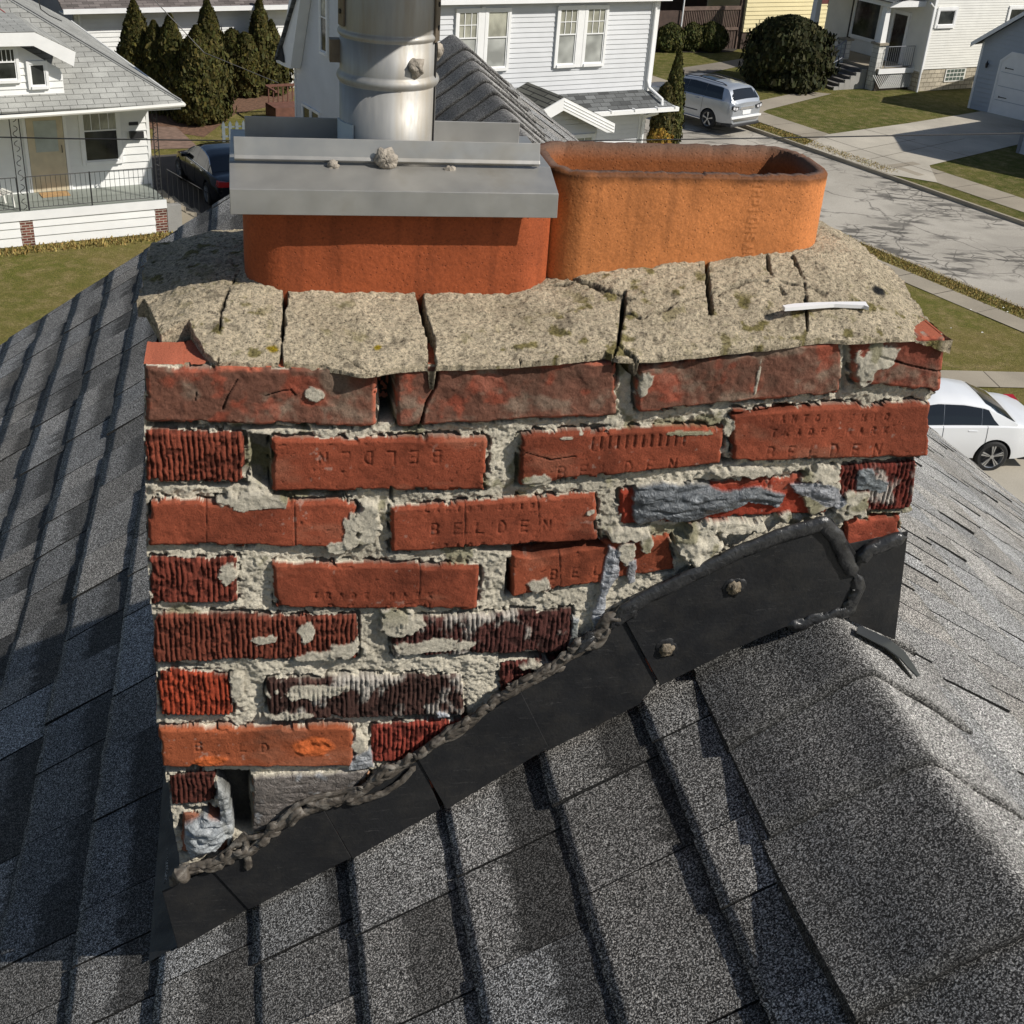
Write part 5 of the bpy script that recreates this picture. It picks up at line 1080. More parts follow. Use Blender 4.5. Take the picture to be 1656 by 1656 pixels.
# pent roof over the ground floor
roof_plane(C_, [(-2.2, -.70, 3.84), (.72, -.70, 3.84), (.02, .0, 4.2), (-2.9, .0, 4.2)], M['darkroof'], H2, 'pent_roof', .04); roof_plane(C_, [(.72, -.70, 3.84), (.86, 6.2, 3.84), (.2, 6.2, 4.2), (.2, .0, 4.2)], M['darkroof'], H2, 'pent_roof', .04)
roof_plane(C_, [(-8, -.70, 3.84), (-5.4, -.70, 3.84), (-5.4, .0, 4.2), (-8, .0, 4.2)], M['darkroof'], H2, 'pent_roof', .04)
g = MB(); g.box(C_, -2.35, .78, -.82, -.70, 3.72, 3.83)
for a in (-1.6, -.8, 0., .62): g.box(C_, a, a+.04, -.84, -.68, 3.80, 3.86)
g.build('pent_gutter', M['trim'], H2)
g = MB(); g.box(C_, -2.3, .72, -.70, .0, 3.70, 3.74); g.build('pent_soffit', M['trim'], H2)
# gabled entrance
roof_plane(C_, [(-3.88, -1.82, 4.56), (-3.88, .0, 4.56), (-2.18, .0, 3.80), (-2.18, -1.82, 3.80)], M['oliveroof'], H2, 'gable_roof', .05); roof_plane(C_, [(-3.88, -1.82, 4.56), (-3.88, .0, 4.56), (-5.58, .0, 3.80), (-5.58, -1.82, 3.80)], M['oliveroof'], H2, 'gable_roof', .05)
g = MB(); g.prism(C_, [(-3.88, 4.54), (-2.18, 3.78), (-2.18, 3.55), (-2.42, 3.56), (-3.88, 4.22), (-5.34, 3.56), (-5.58, 3.55), (-5.58, 3.78)], -1.86, -1.74)
for k in range(3): g.prism(C_, [(-3.88, 4.47-.08*k), (-2.2, 3.72-.08*k), (-2.2, 3.705-.08*k), (-3.88, 4.455-.08*k)], -1.872, -1.86)
g.build('gable_fascia', M['trim'], H2)
CG = C_.sub(0, -1.45, 0)
siding(CG, -5.3, -2.45, .3, 4.3, .1275, M['bluewhite'], H2, clip=lambda z: (-5.3+max(0, z-3.55)*1.9, -2.45-max(0, z-3.55)*1.9), name='entrance_wall')
g = MB(); g.box(C_, -5.3, -5.2, -1.44, 0, .3, 3.6); g.box(C_, -2.55, -2.45, -1.44, 0, .3, 3.6); g.build('entrance_side', M['bluewhite'], H2)
window(CG, -3.42, -2.62, 2.1, 3.40, H2, 'curtain', mid=.5, grid=(2, 1), casing=.07); window(CG, -4.9, -3.9, 2.1, 3.3, H2, 'curtain', mid=.5, casing=.07)
# left side wall with the gambrel end
CL = Frame((C_.w(-8.0, 6.25, 0).x, C_.w(-8.0, 6.25, 0).y), 33-90)
def gam(z): return (0 if z < 3.95 else min(.45+(z-3.95)*.40, 1.4) if z < 6.3 else 1.4+(z-6.3)*.8, 6.26 if z < 6.6 else 6.26-(z-6.6)*1.2)
siding(CL, 0, 6.26, .3, 9.0, .1275, M['bluewhite'], H2, clip=gam, name='side_wall')
g = MB(); g.prism(CL, [(-.75, 4.10), (-.62, 3.92), (.02, 3.92), (.45, 3.95), (1.42, 6.35), (2.0, 7.2), (1.4, 7.3), (.75, 6.5), (-.25, 4.25)], -.34, -.02); g.build('rake_board', M['trim'], H2)
g = MB(); g.prism(CL, [(-.62, 4.06), (.05, 4.04), (.02, 4.22), (-.12, 4.48), (-.34, 4.48), (-.5, 4.25)], -.40, -.345); g.build('roof_return', M['darkroof'], H2)
window(CL, 1.98, 2.38, 4.72, 6.5, H2, 'glass', mid=.5, casing=.07, up_pane='curtain'); window(CL, .62, 1.16, 1.6, 2.95, H2, 'glass', mid=False, casing=.05); window(CL, 1.24, 1.80, 1.6, 2.95, H2, 'glass', mid=False, casing=.05)
g = MB(); g.box(CL, .0, .06, -.045, .0, .3, 3.95); g.build('corner_board', M['trim'], H2)
# wooden deck behind it and picket fence
dk = thing('wooden_deck', 'red brown wooden deck with balusters behind the pale clapboard house', 'deck', (*gp(455, 195), 0), 33)
DKf = Frame(gp(446, 200), 33)
g = MB(); g.box(DKf, .0, 3.2, 0, 1.0, .45, .55); g.build('deck_floor', plain('red_brown_wood', (.14, .06, .04), .8, 0, .25, 5), dk)
g = MB(); g.box(DKf, 0, 3.2, -.03, .02, .10, .56); g.box(DKf, 0, .08, -.03, 1.0, 1.12, 1.18); g.box(DKf, 0, 3.2, .92, 1.0, 1.12, 1.20); g.box(DKf, 0, .05, 0, 1.0, .1, .56); g.build('deck_rail', bpy.data.materials['red_brown_wood'], dk)
for i in range(16): g = MB(); a = .1+i*.19; g.box(DKf, a, a+.04, .94, .98, .55, 1.14); g.build('baluster', bpy.data.materials['red_brown_wood'], dk)
pk = thing('picket_fence', 'short weathered grey picket fence behind the dark sedan', 'fence', (*gp(375, 233), 0), 32); PKf = Frame(gp(359, 236), 32)
wg = plain('weathered_grey_wood', (.17, .20, .215), .8, 0, .15, 6)
g = MB(); g.box(PKf, 0, 2.2, 0, .03, .28, .34); g.box(PKf, 0, 2.2, 0, .03, .60, .65); g.build('fence_rail', wg, pk)
for i in range(9): g = MB(); a = .02+i*.24; g.prism(PKf, [(a, .02), (a+.11, .02), (a+.11, .74), (a+.055, .84), (a, .74)], -.022, -.002); g.build('picket', wg, pk)

# ---- back white garage-like building and the mansard house
W_ = Frame((-10.5, 53.8), 34)
H3 = thing('back_building', 'long low white building with a wide eave standing behind the row of arborvitae', 'building', W_.w(-4, 3, 0), 34)
z_e = 3.32
siding(W_, -8.5, 3.0, .2, z_e-.1, .17, M['white'], H3); WL = Frame((W_.w(-8.5, 8, 0).x, W_.w(-8.5, 8, 0).y), 34-90); siding(WL, 0, 8.0, .2, 7.5, .17, M['darkgrey'], H3, name='side_wall')  # white side wall coloured dark grey to paint in its shade
g = MB(); g.box(W_, -8.4, 3, .12, 7.9, 0, 3.3); g.build('back_wall', M['white'], H3)
roof_plane(W_, [(-9.0, -.55, z_e), (3.4, -.55, z_e), (3.4, 4, z_e+2.3), (-9.0, 4, z_e+2.3)], mk_tile('brown_grey_shingles', (.16, .14, .13), .4, .15, (.06, .05, .05), .01, .3), H3)
g = MB(); g.box(W_, -9.0, 3.4, -.66, -.55, z_e-.14, z_e+.02); g.build('gutter', M['trim'], H3); g = MB(); g.box(W_, -9, 3.4, -.55, 0, z_e-.16, z_e-.12); g.build('soffit', M['trim'], H3)
g = MB(); g.box(W_, -.75, .35, -.05, 0, .2, 2.25); dd = g.build('door', M['trim'], H3)
g = MB()
for i in range(2):
    for j in range(3): g.box(W_, -.62+i*.46, -.28+i*.46, -.06, -.05, .35+j*.62, .85+j*.62)
g.build('door_panel', M['offwhite'], dd)
g = MB(); g.tube([W_.w(-8.3, -.08, 3.2), W_.w(-8.3, -.08, .2)], .06, 8); g.build('downspout', M['trim'], H3)
X_ = Frame(gp(178, 96), 34)
H4 = thing('mansard_house', 'grey house behind the bungalow roof with a shingled skirt below its upper windows', 'house', X_.w(-3, 3, 0), 34)
q0 = X_.px_b(165, 34, 0); zz = q0[1]
siding(X_, -9, .0, 0, zz-.05, .17, M['grey'], H4); g = MB(); g.box(X_, -9, 0, .1, 8, 0, zz+2.6); g.box(X_, -.05, .03, -.03, 0, 0, zz); g.build('core_wall', M['darkgrey'], H4)
roof_plane(X_, [(-9, -.75, zz), (-.35, -.75, zz), (-.2, .0, zz+.95), (-9, .0, zz+.95)], M['tab'], H4, 'skirt_roof'); siding(X_, -9, -.1, zz+.95, zz+3.2, .17, M['white'], H4, b=-.0)
for a in (-1.5, -3.3, -5.2): window(X_, a, a+.8, zz+1.15, zz+2.5, H4, 'glass')

# ---- right white house with porch
R_F = Frame((17.81, 63.57), 32)
H5 = thing('porch_house', 'off white clapboard house at upper right with block foundation and columned porch', 'house', R_F.w(5, 4, 0), 32)
uvbox('foundation', R_F, .0, 12, .03, 7, -.1, 1.03, M['block'], H5); siding(R_F, -.02, 12, 1.03, 7, .118, M['offwhite'], H5)
RL = Frame((R_F.w(0, 7, 0).x, R_F.w(0, 7, 0).y), 32-90); siding(RL, 0, 7.02, .9, 7, .118, M['offwhite'], H5, b=.0, name='porch_wall')
g = MB(); g.box(R_F, -.04, .10, -.05, 0, 1.0, 4.2); g.build('corner_board', M['trim'], H5)
g = MB(); g.tube([R_F.w(-.45, -.12, 4.02), R_F.w(-.1, -.08, 3.8), R_F.w(-.05, -.07, .0)], .05, 8); g.build('downspout', M['trim'], H5)
window(R_F, .35, 1.40, 3.03, 3.68, H5, 'glass', mid=False, casing=.14); window(R_F, 5.2, 6.3, 3.03, 3.68, H5, 'glass', mid=False, casing=.14)
gb = MB(); gb.box(R_F, 1.72, 3.10, -.01, .05, .38, .98); gbo = gb.build('glass_block_window', M['offwhite'], H5); g = MB()
for i in range(5):
    for j in range(3): g.box(R_F, 1.80+i*.25, 2.0+i*.25, -.022, -.008, .45+j*.185, .59+j*.185)
g.build('glass_block', plain('green_glass_block', (.10, .13, .11), .15, 0, .4, 9), gbo)
g = MB(); g.box(R_F, -2.2, 0, .5, 6.2, .84, 1.0); g.build('porch_floor', M['walk'], H5); g = MB(); g.box(R_F, -2.3, .0, .44, .5, .80, 1.03); g.build('porch_fascia', M['trim'], H5)
# lattice
g = MB()
for i in range(18):
    a = -1.95+i*.13
    for s in (1, -1):
        a1 = a+s*.62; pts = [(a, .12), (a+.035, .12), (a1+.035, .76), (a1, .76)]
        if max(p[0] for p in pts) < .55 and min(p[0] for p in pts) > -2.6: g.prism(R_F, pts, .50+(.012 if s > 0 else 0), .51+(.012 if s > 0 else 0))
g.build('lattice', M['trim'], H5); g = MB(); g.box(R_F, -2.2, -.02, .60, .64, -.05, .84); g.build('crawl_space', M['dirt'], H5)
uvbox('block_pier', R_F, -2.28, -1.86, .72, 1.16, -.1, 2.05, M['wblock'], H5); g = MB(); g.box(R_F, -2.36, -1.78, .64, 1.24, 2.05, 2.15); g.build('pier_cap', M['walk'], H5)
def col(a0, b0, z0, z1, w0, w1, par):
    g = MB(); g.add([R_F.w(a0+sx*w/2, b0+sy*w/2, z) for z, w in ((z0, w0), (z1, w1)) for sx, sy in ((-1, -1), (1, -1), (1, 1), (-1, 1))], [(0, 3, 2, 1), (4, 5, 6, 7), (0, 1, 5, 4), (1, 2, 6, 5), (2, 3, 7, 6), (3, 0, 4, 7)]); return g.build('column', M['trim'], par)
col(-2.07, .94, 2.15, 3.75, .34, .26, H5); col(-2.07, 5.6, .9, 3.75, .36, .28, H5)
uvbox('block_pier', R_F, -2.28, -1.86, 3.0, 3.42, -.1, 1.85, M['wblock'], H5); g = MB(); g.box(R_F, -2.36, -1.78, 2.92, 3.5, 1.85, 1.93); g.build('pier_cap', M['walk'], H5)
g = MB(); g.box(R_F, -2.3, 0, .55, 6.3, 3.75, 4.0); g.build('porch_beam', M['trim'], H5); roof_plane(R_F, [(-2.6, .15, 4.05), (.0, .15, 4.95), (.0, 6.8, 4.95), (-2.6, 6.8, 4.05)], M['darkroof'], H5, 'porch_roof')
rail(R_F, (-1.82, .58), (-.1, .58), 1.1, 2.0, 13, M['darkgrey'], H5, r=.012)
for i in range(6):
    g = MB(); a = -2.3-.32*(i+1); g.box(R_F, a, a+.34, 1.30, 2.85, 0, .86-.15*i); g.build('step', plain('worn_dark_step', (.16, .15, .14), .9, 0, .3, 3) if i == 0 else bpy.data.materials['worn_dark_step'], H5)
    g = MB(); g.box(R_F, a, a+.34, 1.20, 1.30, 0, .90-.15*i); g.build('stair_cheek', M['wblock'], H5)
rail(R_F, (-2.35, 2.85), (-4.25, 2.85), 1.15, 1.9, 7, M['darkgrey'], H5, r=.022, slope=-.85)
window(RL, 7-5.0, 7-3.3, 1.75, 3.45, H5, 'glass', mid=False, casing=.12); g = MB(); g.box(RL, 1.75, 1.98, -.06, 0, 1.4, 3.5); g.build('shutter', M['iron'], H5)
g = MB(); g.box(RL, 7-2.45, 7-2.32, -.07, 0, 1.0, 3.35); g.box(RL, 7-1.45, 7-1.30, -.07, 0, 1.0, 3.35); g.box(RL, 7-2.32, 7-1.45, -.05, 0, 3.2, 3.35); df = g.build('door', M['trim'], H5)
g = MB(); g.box(RL, 7-2.28, 7-1.50, -.04, 0, 1.02, 3.18); g.build('door_glass', M['glass'], df)

# ---- grey garage on the right
G_ = Frame((19.51, 60.65), -47)
H6 = thing('garage', 'blue grey sided garage with a pale overhead door at the right edge of the picture', 'garage', G_.w(2.4, 3, 0), -47)
pk_a, ez, sl = 2.45, 3.02, .76
siding(G_, 0, 4.9, 0, 2.98+.0, .20, M['grey'], H6, name='wall'); siding(G_, 0, 4.9, 2.98, 4.9, .20, M['grey'], H6, clip=lambda z: ((z-2.98)/sl, 4.9-(z-2.98)/sl), name='gable_wall')
g = MB(); g.box(G_, .05, 4.85, .12, 6, 0, 2.98); g.build('side_wall', M['offwhite'], H6); g = MB(); g.box(G_, -.03, .07, -.045, .0, 0, 2.9); g.build('corner_board', M['trim'], H6)
roof_plane(G_, [(-.38, -.35, 2.80), (pk_a, -.35, 2.80+2.83*sl), (pk_a, 6.2, 2.80+2.83*sl), (-.38, 6.2, 2.80)], M['darkroof'], H6, th=.08); roof_plane(G_, [(5.28, -.35, 2.80), (pk_a, -.35, 2.80+2.83*sl), (pk_a, 6.2, 2.80+2.83*sl), (5.28, 6.2, 2.80)], M['darkroof'], H6, th=.08)
g = MB(); g.prism(G_, [(-.40, 2.64), (-.40, 2.84), (pk_a, 2.84+2.85*sl), (5.3, 2.84), (5.3, 2.64), (pk_a, 2.66+2.85*sl)], -.40, -.35); g.build('rake_board', M['trim'], H6)
g = MB(); g.prism(G_, [(1.12, .02), (3.8, .02), (3.8, 2.25), (3.4, 2.62), (1.52, 2.62), (1.12, 2.25)], -.042, .0); gd = g.build('garage_door', M['trim'], H6)
g = MB()
for z in (.62, 1.22, 1.82): g.box(G_, 1.2, 3.72, -.050, -.042, z, z+.025)
g.build('panel_line', M['grey'], gd)
for z in (.75, 2.0): g = MB(); g.box(G_, 1.35, 1.75, -.06, -.042, z, z+.035); g.prism(G_, [(1.35, z-.03), (1.45, z+.017), (1.35, z+.065)], -.06, -.042); g.build('strap_hinge', M['iron'], gd)
g = MB(); g.prism(G_, [(1.02, 0), (1.12, 0), (1.12, 2.25), (1.52, 2.62), (3.4, 2.62), (3.8, 2.25), (3.8, 0), (3.9, 0), (3.9, 2.3), (3.44, 2.73), (1.48, 2.73), (1.02, 2.3)], -.07, .0); g.build('door_surround', M['trim'], H6)
g = MB(); g.lathe(G_, .48, -.14, [(.01, 1.86), (.05, 1.88), (.07, 2.05), (.03, 2.12), (.005, 2.2)], 8); g.box(G_, .46, .50, -.14, 0, 2.0, 2.04); g.build('wall_lantern', M['iron'], H6)
N_ = Frame(gp(1645, 247), -50)
H7 = thing('near_house', 'corner board of a grey sided house cut off by the right picture edge', 'house', N_.w(5, 4, 0), -50)
siding(N_, 0, 10, 0, 4.2, .18, M['grey'], H7); g = MB(); g.box(N_, .1, 10, .13, 9, 0, 4.2); g.build('side_wall', M['grey'], H7); g = MB(); g.box(N_, -.04, .10, -.05, .0, 0, 4.2); g.build('corner_board', M['darkgrey'], H7)
g = MB(); g.prism(N_, [(-.1, 4.2), (10.3, 4.2), (5, 7.4)], -.1, 9.3); g.build('roof', M['darkroof'], H7)

# ---- yellow house with the dark porch
Y_ = Frame(gp(1197, 80), 32)
H8 = thing('yellow_house', 'pale yellow clapboard house with a dark brown screened porch in the upper background', 'house', Y_.w(4, 4, 0), 32)
yb = Y_.px_b(1197, 52, 0)[1]
siding(Y_, 0, 11, yb, yb+6, .21, M['yellow'], H8); g = MB(); g.box(Y_, 0, 11, .04, 8, -.1, yb); g.build('foundation', M['brown'], H8); g = MB(); g.box(Y_, 0.05, 10.9, .1, 8, yb, yb+6); g.build('core_wall', M['yellow'], H8)
g = MB(); g.box(Y_, 4.9, 5.7, -.03, 0, yb+1.35, yb+2.4); g.box(Y_, 5.7, 6.3, -.05, 0, yb+1.2, yb+2.4); g.build('shutter', plain('maroon_shutter', (.12, .03, .03), .7), H8)
g = MB(); g.box(Y_, -6, 0, .25, .35, 0, yb+.1); g.build('porch_skirt', M['brown'], H8)
for i in range(26): 
    g = MB() if i == 0 else g
    g.box(Y_, -5.9+i*.23, -5.9+i*.23+.03, .22, .26, .05, yb+.05)
for i in range(34): g.box(Y_, -3.9+i*.115, -3.9+i*.115+.05, .22, .27, yb+.22, yb+1.1)
g.build('board', plain('worn_brown_board', (.14, .095, .075), .8, 0, .3, 4), H8)
g = MB(); g.box(Y_, -4, -.1, .18, .30, yb+1.1, yb+1.28); g.box(Y_, -4, -.1, .18, .30, yb+.08, yb+.22); g.box(Y_, -.2, 0, .18, .34, 0, yb+6); g.build('porch_rail', bpy.data.materials['worn_brown_board'], H8)
g = MB(); g.box(Y_, -9, -.1, 3.2, 3.4, 0, yb+6); g.box(Y_, -9, 0, .2, 3.3, yb+2.6, yb+2.8); g.box(Y_, -9, -4.0, .25, .35, 0, yb+1.1); g.build('porch_back_wall', M['brown'], H8)
g = MB(); g.tube([Y_.w(-4.05, .12, yb+3), Y_.w(-4.05, .12, yb+.3), Y_.w(-4.3, .0, yb-.1), Y_.w(-4.35, -.1, .05)], .045, 6); g.build('downspout', M['trim'], H8)
# filler houses further up the street
for k, (p, wd, hh, mt, lb) in enumerate((((-26, 88), 16, 7, 'offwhite', 'plain pale house far behind the roofs at upper left'), ((0, 84), 14, 6, 'grey', 'plain grey house hidden far behind the pale clapboard house'), ((34, 92), 16, 7, 'offwhite', 'plain pale house behind the columned porch house at far right'))):
    fz = Frame(p, 32); hh_ = thing('distant_house', lb, 'house', fz.w(wd/2, 3, 0), 32); siding(fz, 0, wd, 0, hh, .25, M[mt], hh_); g = MB(); g.prism(fz, [(-.4, hh), (wd+.4, hh), (wd-3, hh+3), (3, hh+3)], -.4, 8); g.build('roof', M['darkroof'], hh_)
    for a in (2, 6, 10): window(fz, a, a+1, 3.6, 5, hh_)

# ================================================================ TREES AND SHRUBS
def foliage(name, profile, n, leaf, col, mat, parent, base, seed, squash=1., upright=.7, gaps=.0, spike=0.):
    """profile(t) -> radius at height t*H ; leaf faces spread through the outer volume in lumps"""
    rs = np.random.RandomState(seed); H, R = profile['h'], profile['r']
    t = rs.rand(n)**.85; th = rs.rand(n)*2*pi
    rad = np.interp(t, profile['t'], profile['p'])*R
    lump = .62+.70*fbm(th*2.2+seed, t*H*2.3, seed, 3)+.22*(rs.rand(n) < .10)*rs.rand(n); depth = 1-rs.rand(n)**2.2*.45
    r = rad*lump*depth
    keep = fbm(th*4+9, t*H*3.3, seed+2, 3) > gaps*.5
    P_ = np.stack([r*np.cos(th), r*np.sin(th)*squash, t*H], -1)
    out = np.stack([np.cos(th), np.sin(th), np.full(n, .25)], -1)+rs.normal(0, .45, (n, 3)); out /= np.linalg.norm(out, axis=1)[:, None]
    up = np.stack([rs.normal(0, 1-upright, n), rs.normal(0, 1-upright, n), np.ones(n)], -1); ax = np.cross(up, out); ax /= np.linalg.norm(ax, axis=1)[:, None]; up = np.cross(out, ax)
    s = leaf*rs.uniform(.55, 1.4, n)[:, None]; Pn = P_+np.array(base)
    V = np.stack([Pn-ax*s*.5-up*s*.7, Pn+ax*s*.5-up*s*.7, Pn+ax*s*.32+up*s*.9+out*s*.25, Pn-ax*s*.32+up*s*.9+out*s*.25], 1)[keep]
    c = np.array(col)*(rs.uniform(.55, 1.45, (n, 1)))*(.8+.5*fbm(th*3, t*H*2, seed+5)[:, None])*np.stack([rs.uniform(.9, 1.35, n), np.ones(n), rs.uniform(.7, 1.1, n)], -1); c = np.repeat(c[keep][:, None], 4, 1)
    q = np.arange(len(V)*4).reshape(-1, 4); return np_mesh(name, V.reshape(-1, 3), q, mat, parent, c.reshape(-1, 3), smooth=False)
CONE = {'t': [0, .08, .3, .55, .8, .93, 1], 'p': [.70, .95, 1, .78, .42, .18, .02]}
OVAL = {'t': [0, .06, .3, .6, .82, .95, 1], 'p': [.66, .9, 1, .95, .72, .38, .05]}
BALL = {'t': [0, .15, .4, .65, .85, 1], 'p': [.55, .88, 1, .95, .70, .12]}
bark = plain('grey_brown_bark', (.09, .065, .045), .9, 0, .3, 12, .01, 40)
def shrub(name, label, cat, px, h, r, prof, n, leaf, col, seed, group=None, squash=1., core=True, gaps=0.):
    x, y = px; o = thing(name, label, cat, (x, y, 0), 0, group); p = dict(prof); p['h'] = h; p['r'] = r
    foliage('crown', p, n, leaf, col, M['leaf'], o, (x, y, .03), seed, squash, gaps=gaps)
    mb = MB(); fr = Frame((x, y), 0); mb.tube([fr.w(0, 0, -.05), fr.w(.03, .02, h*.45), fr.w(0, 0, h*.85)], [.07, .045, .012], 7)
    for k in range(5): an = k*1.3; z = h*(.12+.13*k); mb.tube([fr.w(0, 0, z), fr.w(cos(an)*r*.45, sin(an)*r*.45, z+h*.14)], [.03, .010], 5)
    mb.build('trunk', bark, o)
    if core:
        mb = MB(); fr = Frame((x, y), 0); mb.lathe(fr, 0, 0, [(max(.01, np.interp(t, p['t'], p['p'])*r*.62), h*t*.93+.03) for t in np.linspace(0, 1, 12)], 14); mb.build('inner_shade_core', plain('inner_shadow_foliage', (.018, .020, .008), .95) if 'inner_shadow_foliage' not in bpy.data.materials else bpy.data.materials['inner_shadow_foliage'], o)  # solid dark core stands in for the shade inside the foliage
    return o
AG = 'arborvitae in the row before the long white building'
AC = (.050, .052, .014)
for i, (px, py, h, r, nm) in enumerate([(228, 172, 3.6, .66, 'arborvitae nearest the dark building corner at the left end of the row'), (258, 178, 3.0, .72, 'broad low arborvitae second from the left in the row'), (284, 182, 3.3, .70, 'arborvitae with blunt top third from the left in the row'),
        (325, 196, 3.15, .95, 'widest arborvitae standing foremost in the row'), (343, 176, 3.75, .66, 'tall twin tipped arborvitae just behind the widest one'), (379, 153, 2.35, .50, 'short narrow arborvitae left of the gap beside the tallest ones'),
        (399, 155, 2.25, .52, 'short arborvitae right of its twin near the white door'), (424, 152, 3.5, .50, 'slim pointed arborvitae reaching the eave of the white building'), (441, 151, 2.65, .60, 'arborvitae at the right end of the row beside the white door')]):
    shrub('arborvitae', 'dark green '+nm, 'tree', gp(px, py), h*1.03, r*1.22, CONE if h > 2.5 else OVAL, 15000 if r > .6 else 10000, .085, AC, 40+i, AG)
shrub('arborvitae', 'slender columnar arborvitae at the right corner of the pale clapboard house', 'tree', gp(1080, 236), 3.5, .42, CONE, 9000, .075, (.055, .062, .018), 61)
shrub('arborvitae', 'shorter arborvitae squeezed between the pale house wall and the slender columnar one', 'tree', gp(1066, 240), 2.3, .42, OVAL, 6000, .08, (.050, .050, .016), 62)
shrub('golden_shrub', 'small golden yellow shrub at the foot of the columnar arborvitae', 'shrub', gp(1064, 243), .8, .42, BALL, 1500, .10, (.24, .165, .035), 63, core=False)
shrub('yew_bush', 'large dark unclipped bush beside the porch steps of the columned house', 'bush', gp(1266, 139), 3.0, 2.0, {'t': [0, .12, .35, .6, .8, .93, 1], 'p': [.80, .95, 1, .97, .80, .5, .12]}, 36000, .12, (.026, .031, .011), 64)
for i, (x, y, r, lb) in enumerate(((1079, 79, .80, 'clipped round bush nearest the pale clapboard house corner'), (1113, 78, .72, 'clipped round bush in the middle before the dark porch'), (1146, 79, .82, 'clipped round bush at the right beside the white downspout'))):
    shrub('round_bush', lb, 'bush', gp(x, y+3), 1.35, r*1.1, BALL, 8000, .075, (.050, .060, .018), 70+i, 'clipped bushes before the dark porch')
sheet_poly('planting_bed', [gp(1062, 84), gp(1150, 86), gp(1185, 84), gp(1200, 76), gp(1062, 70)], .012, M['dirt'])

# ================================================================ VEHICLES
def paint(name, c, rough=.22, metal=.3, coat=.6):
    t = NT(name, rough, metal); t.col(c); t.b.inputs['Coat Weight'].default_value = coat; t.b.inputs['Coat Roughness'].default_value = .08; return t.mat
M['silver'] = paint('silver_paint', (.50, .53, .57), .3, .55); M['whitepaint'] = paint('white_paint', (.80, .81, .82), .25, 0); M['blackpaint'] = paint('black_paint', (.008, .010, .016), .15, .2)
M['tyre'] = plain('tyre_rubber', (.018, .018, .018), .8); M['alloy'] = plain('alloy_wheel', (.55, .56, .57), .3, .8, .05); M['carglass'] = paint('car_glass', (.010, .012, .014), .06, 0, .5)
M['lamp_red'] = plain('red_tail_lamp', (.35, .01, .015), .2); M['lamp_clear'] = plain('clear_lamp', (.6, .6, .62), .15); M['chrome'] = plain('chrome_trim', (.65, .66, .68), .15, .9, .05); M['darkplastic'] = plain('dark_plastic', (.03, .03, .032), .6)
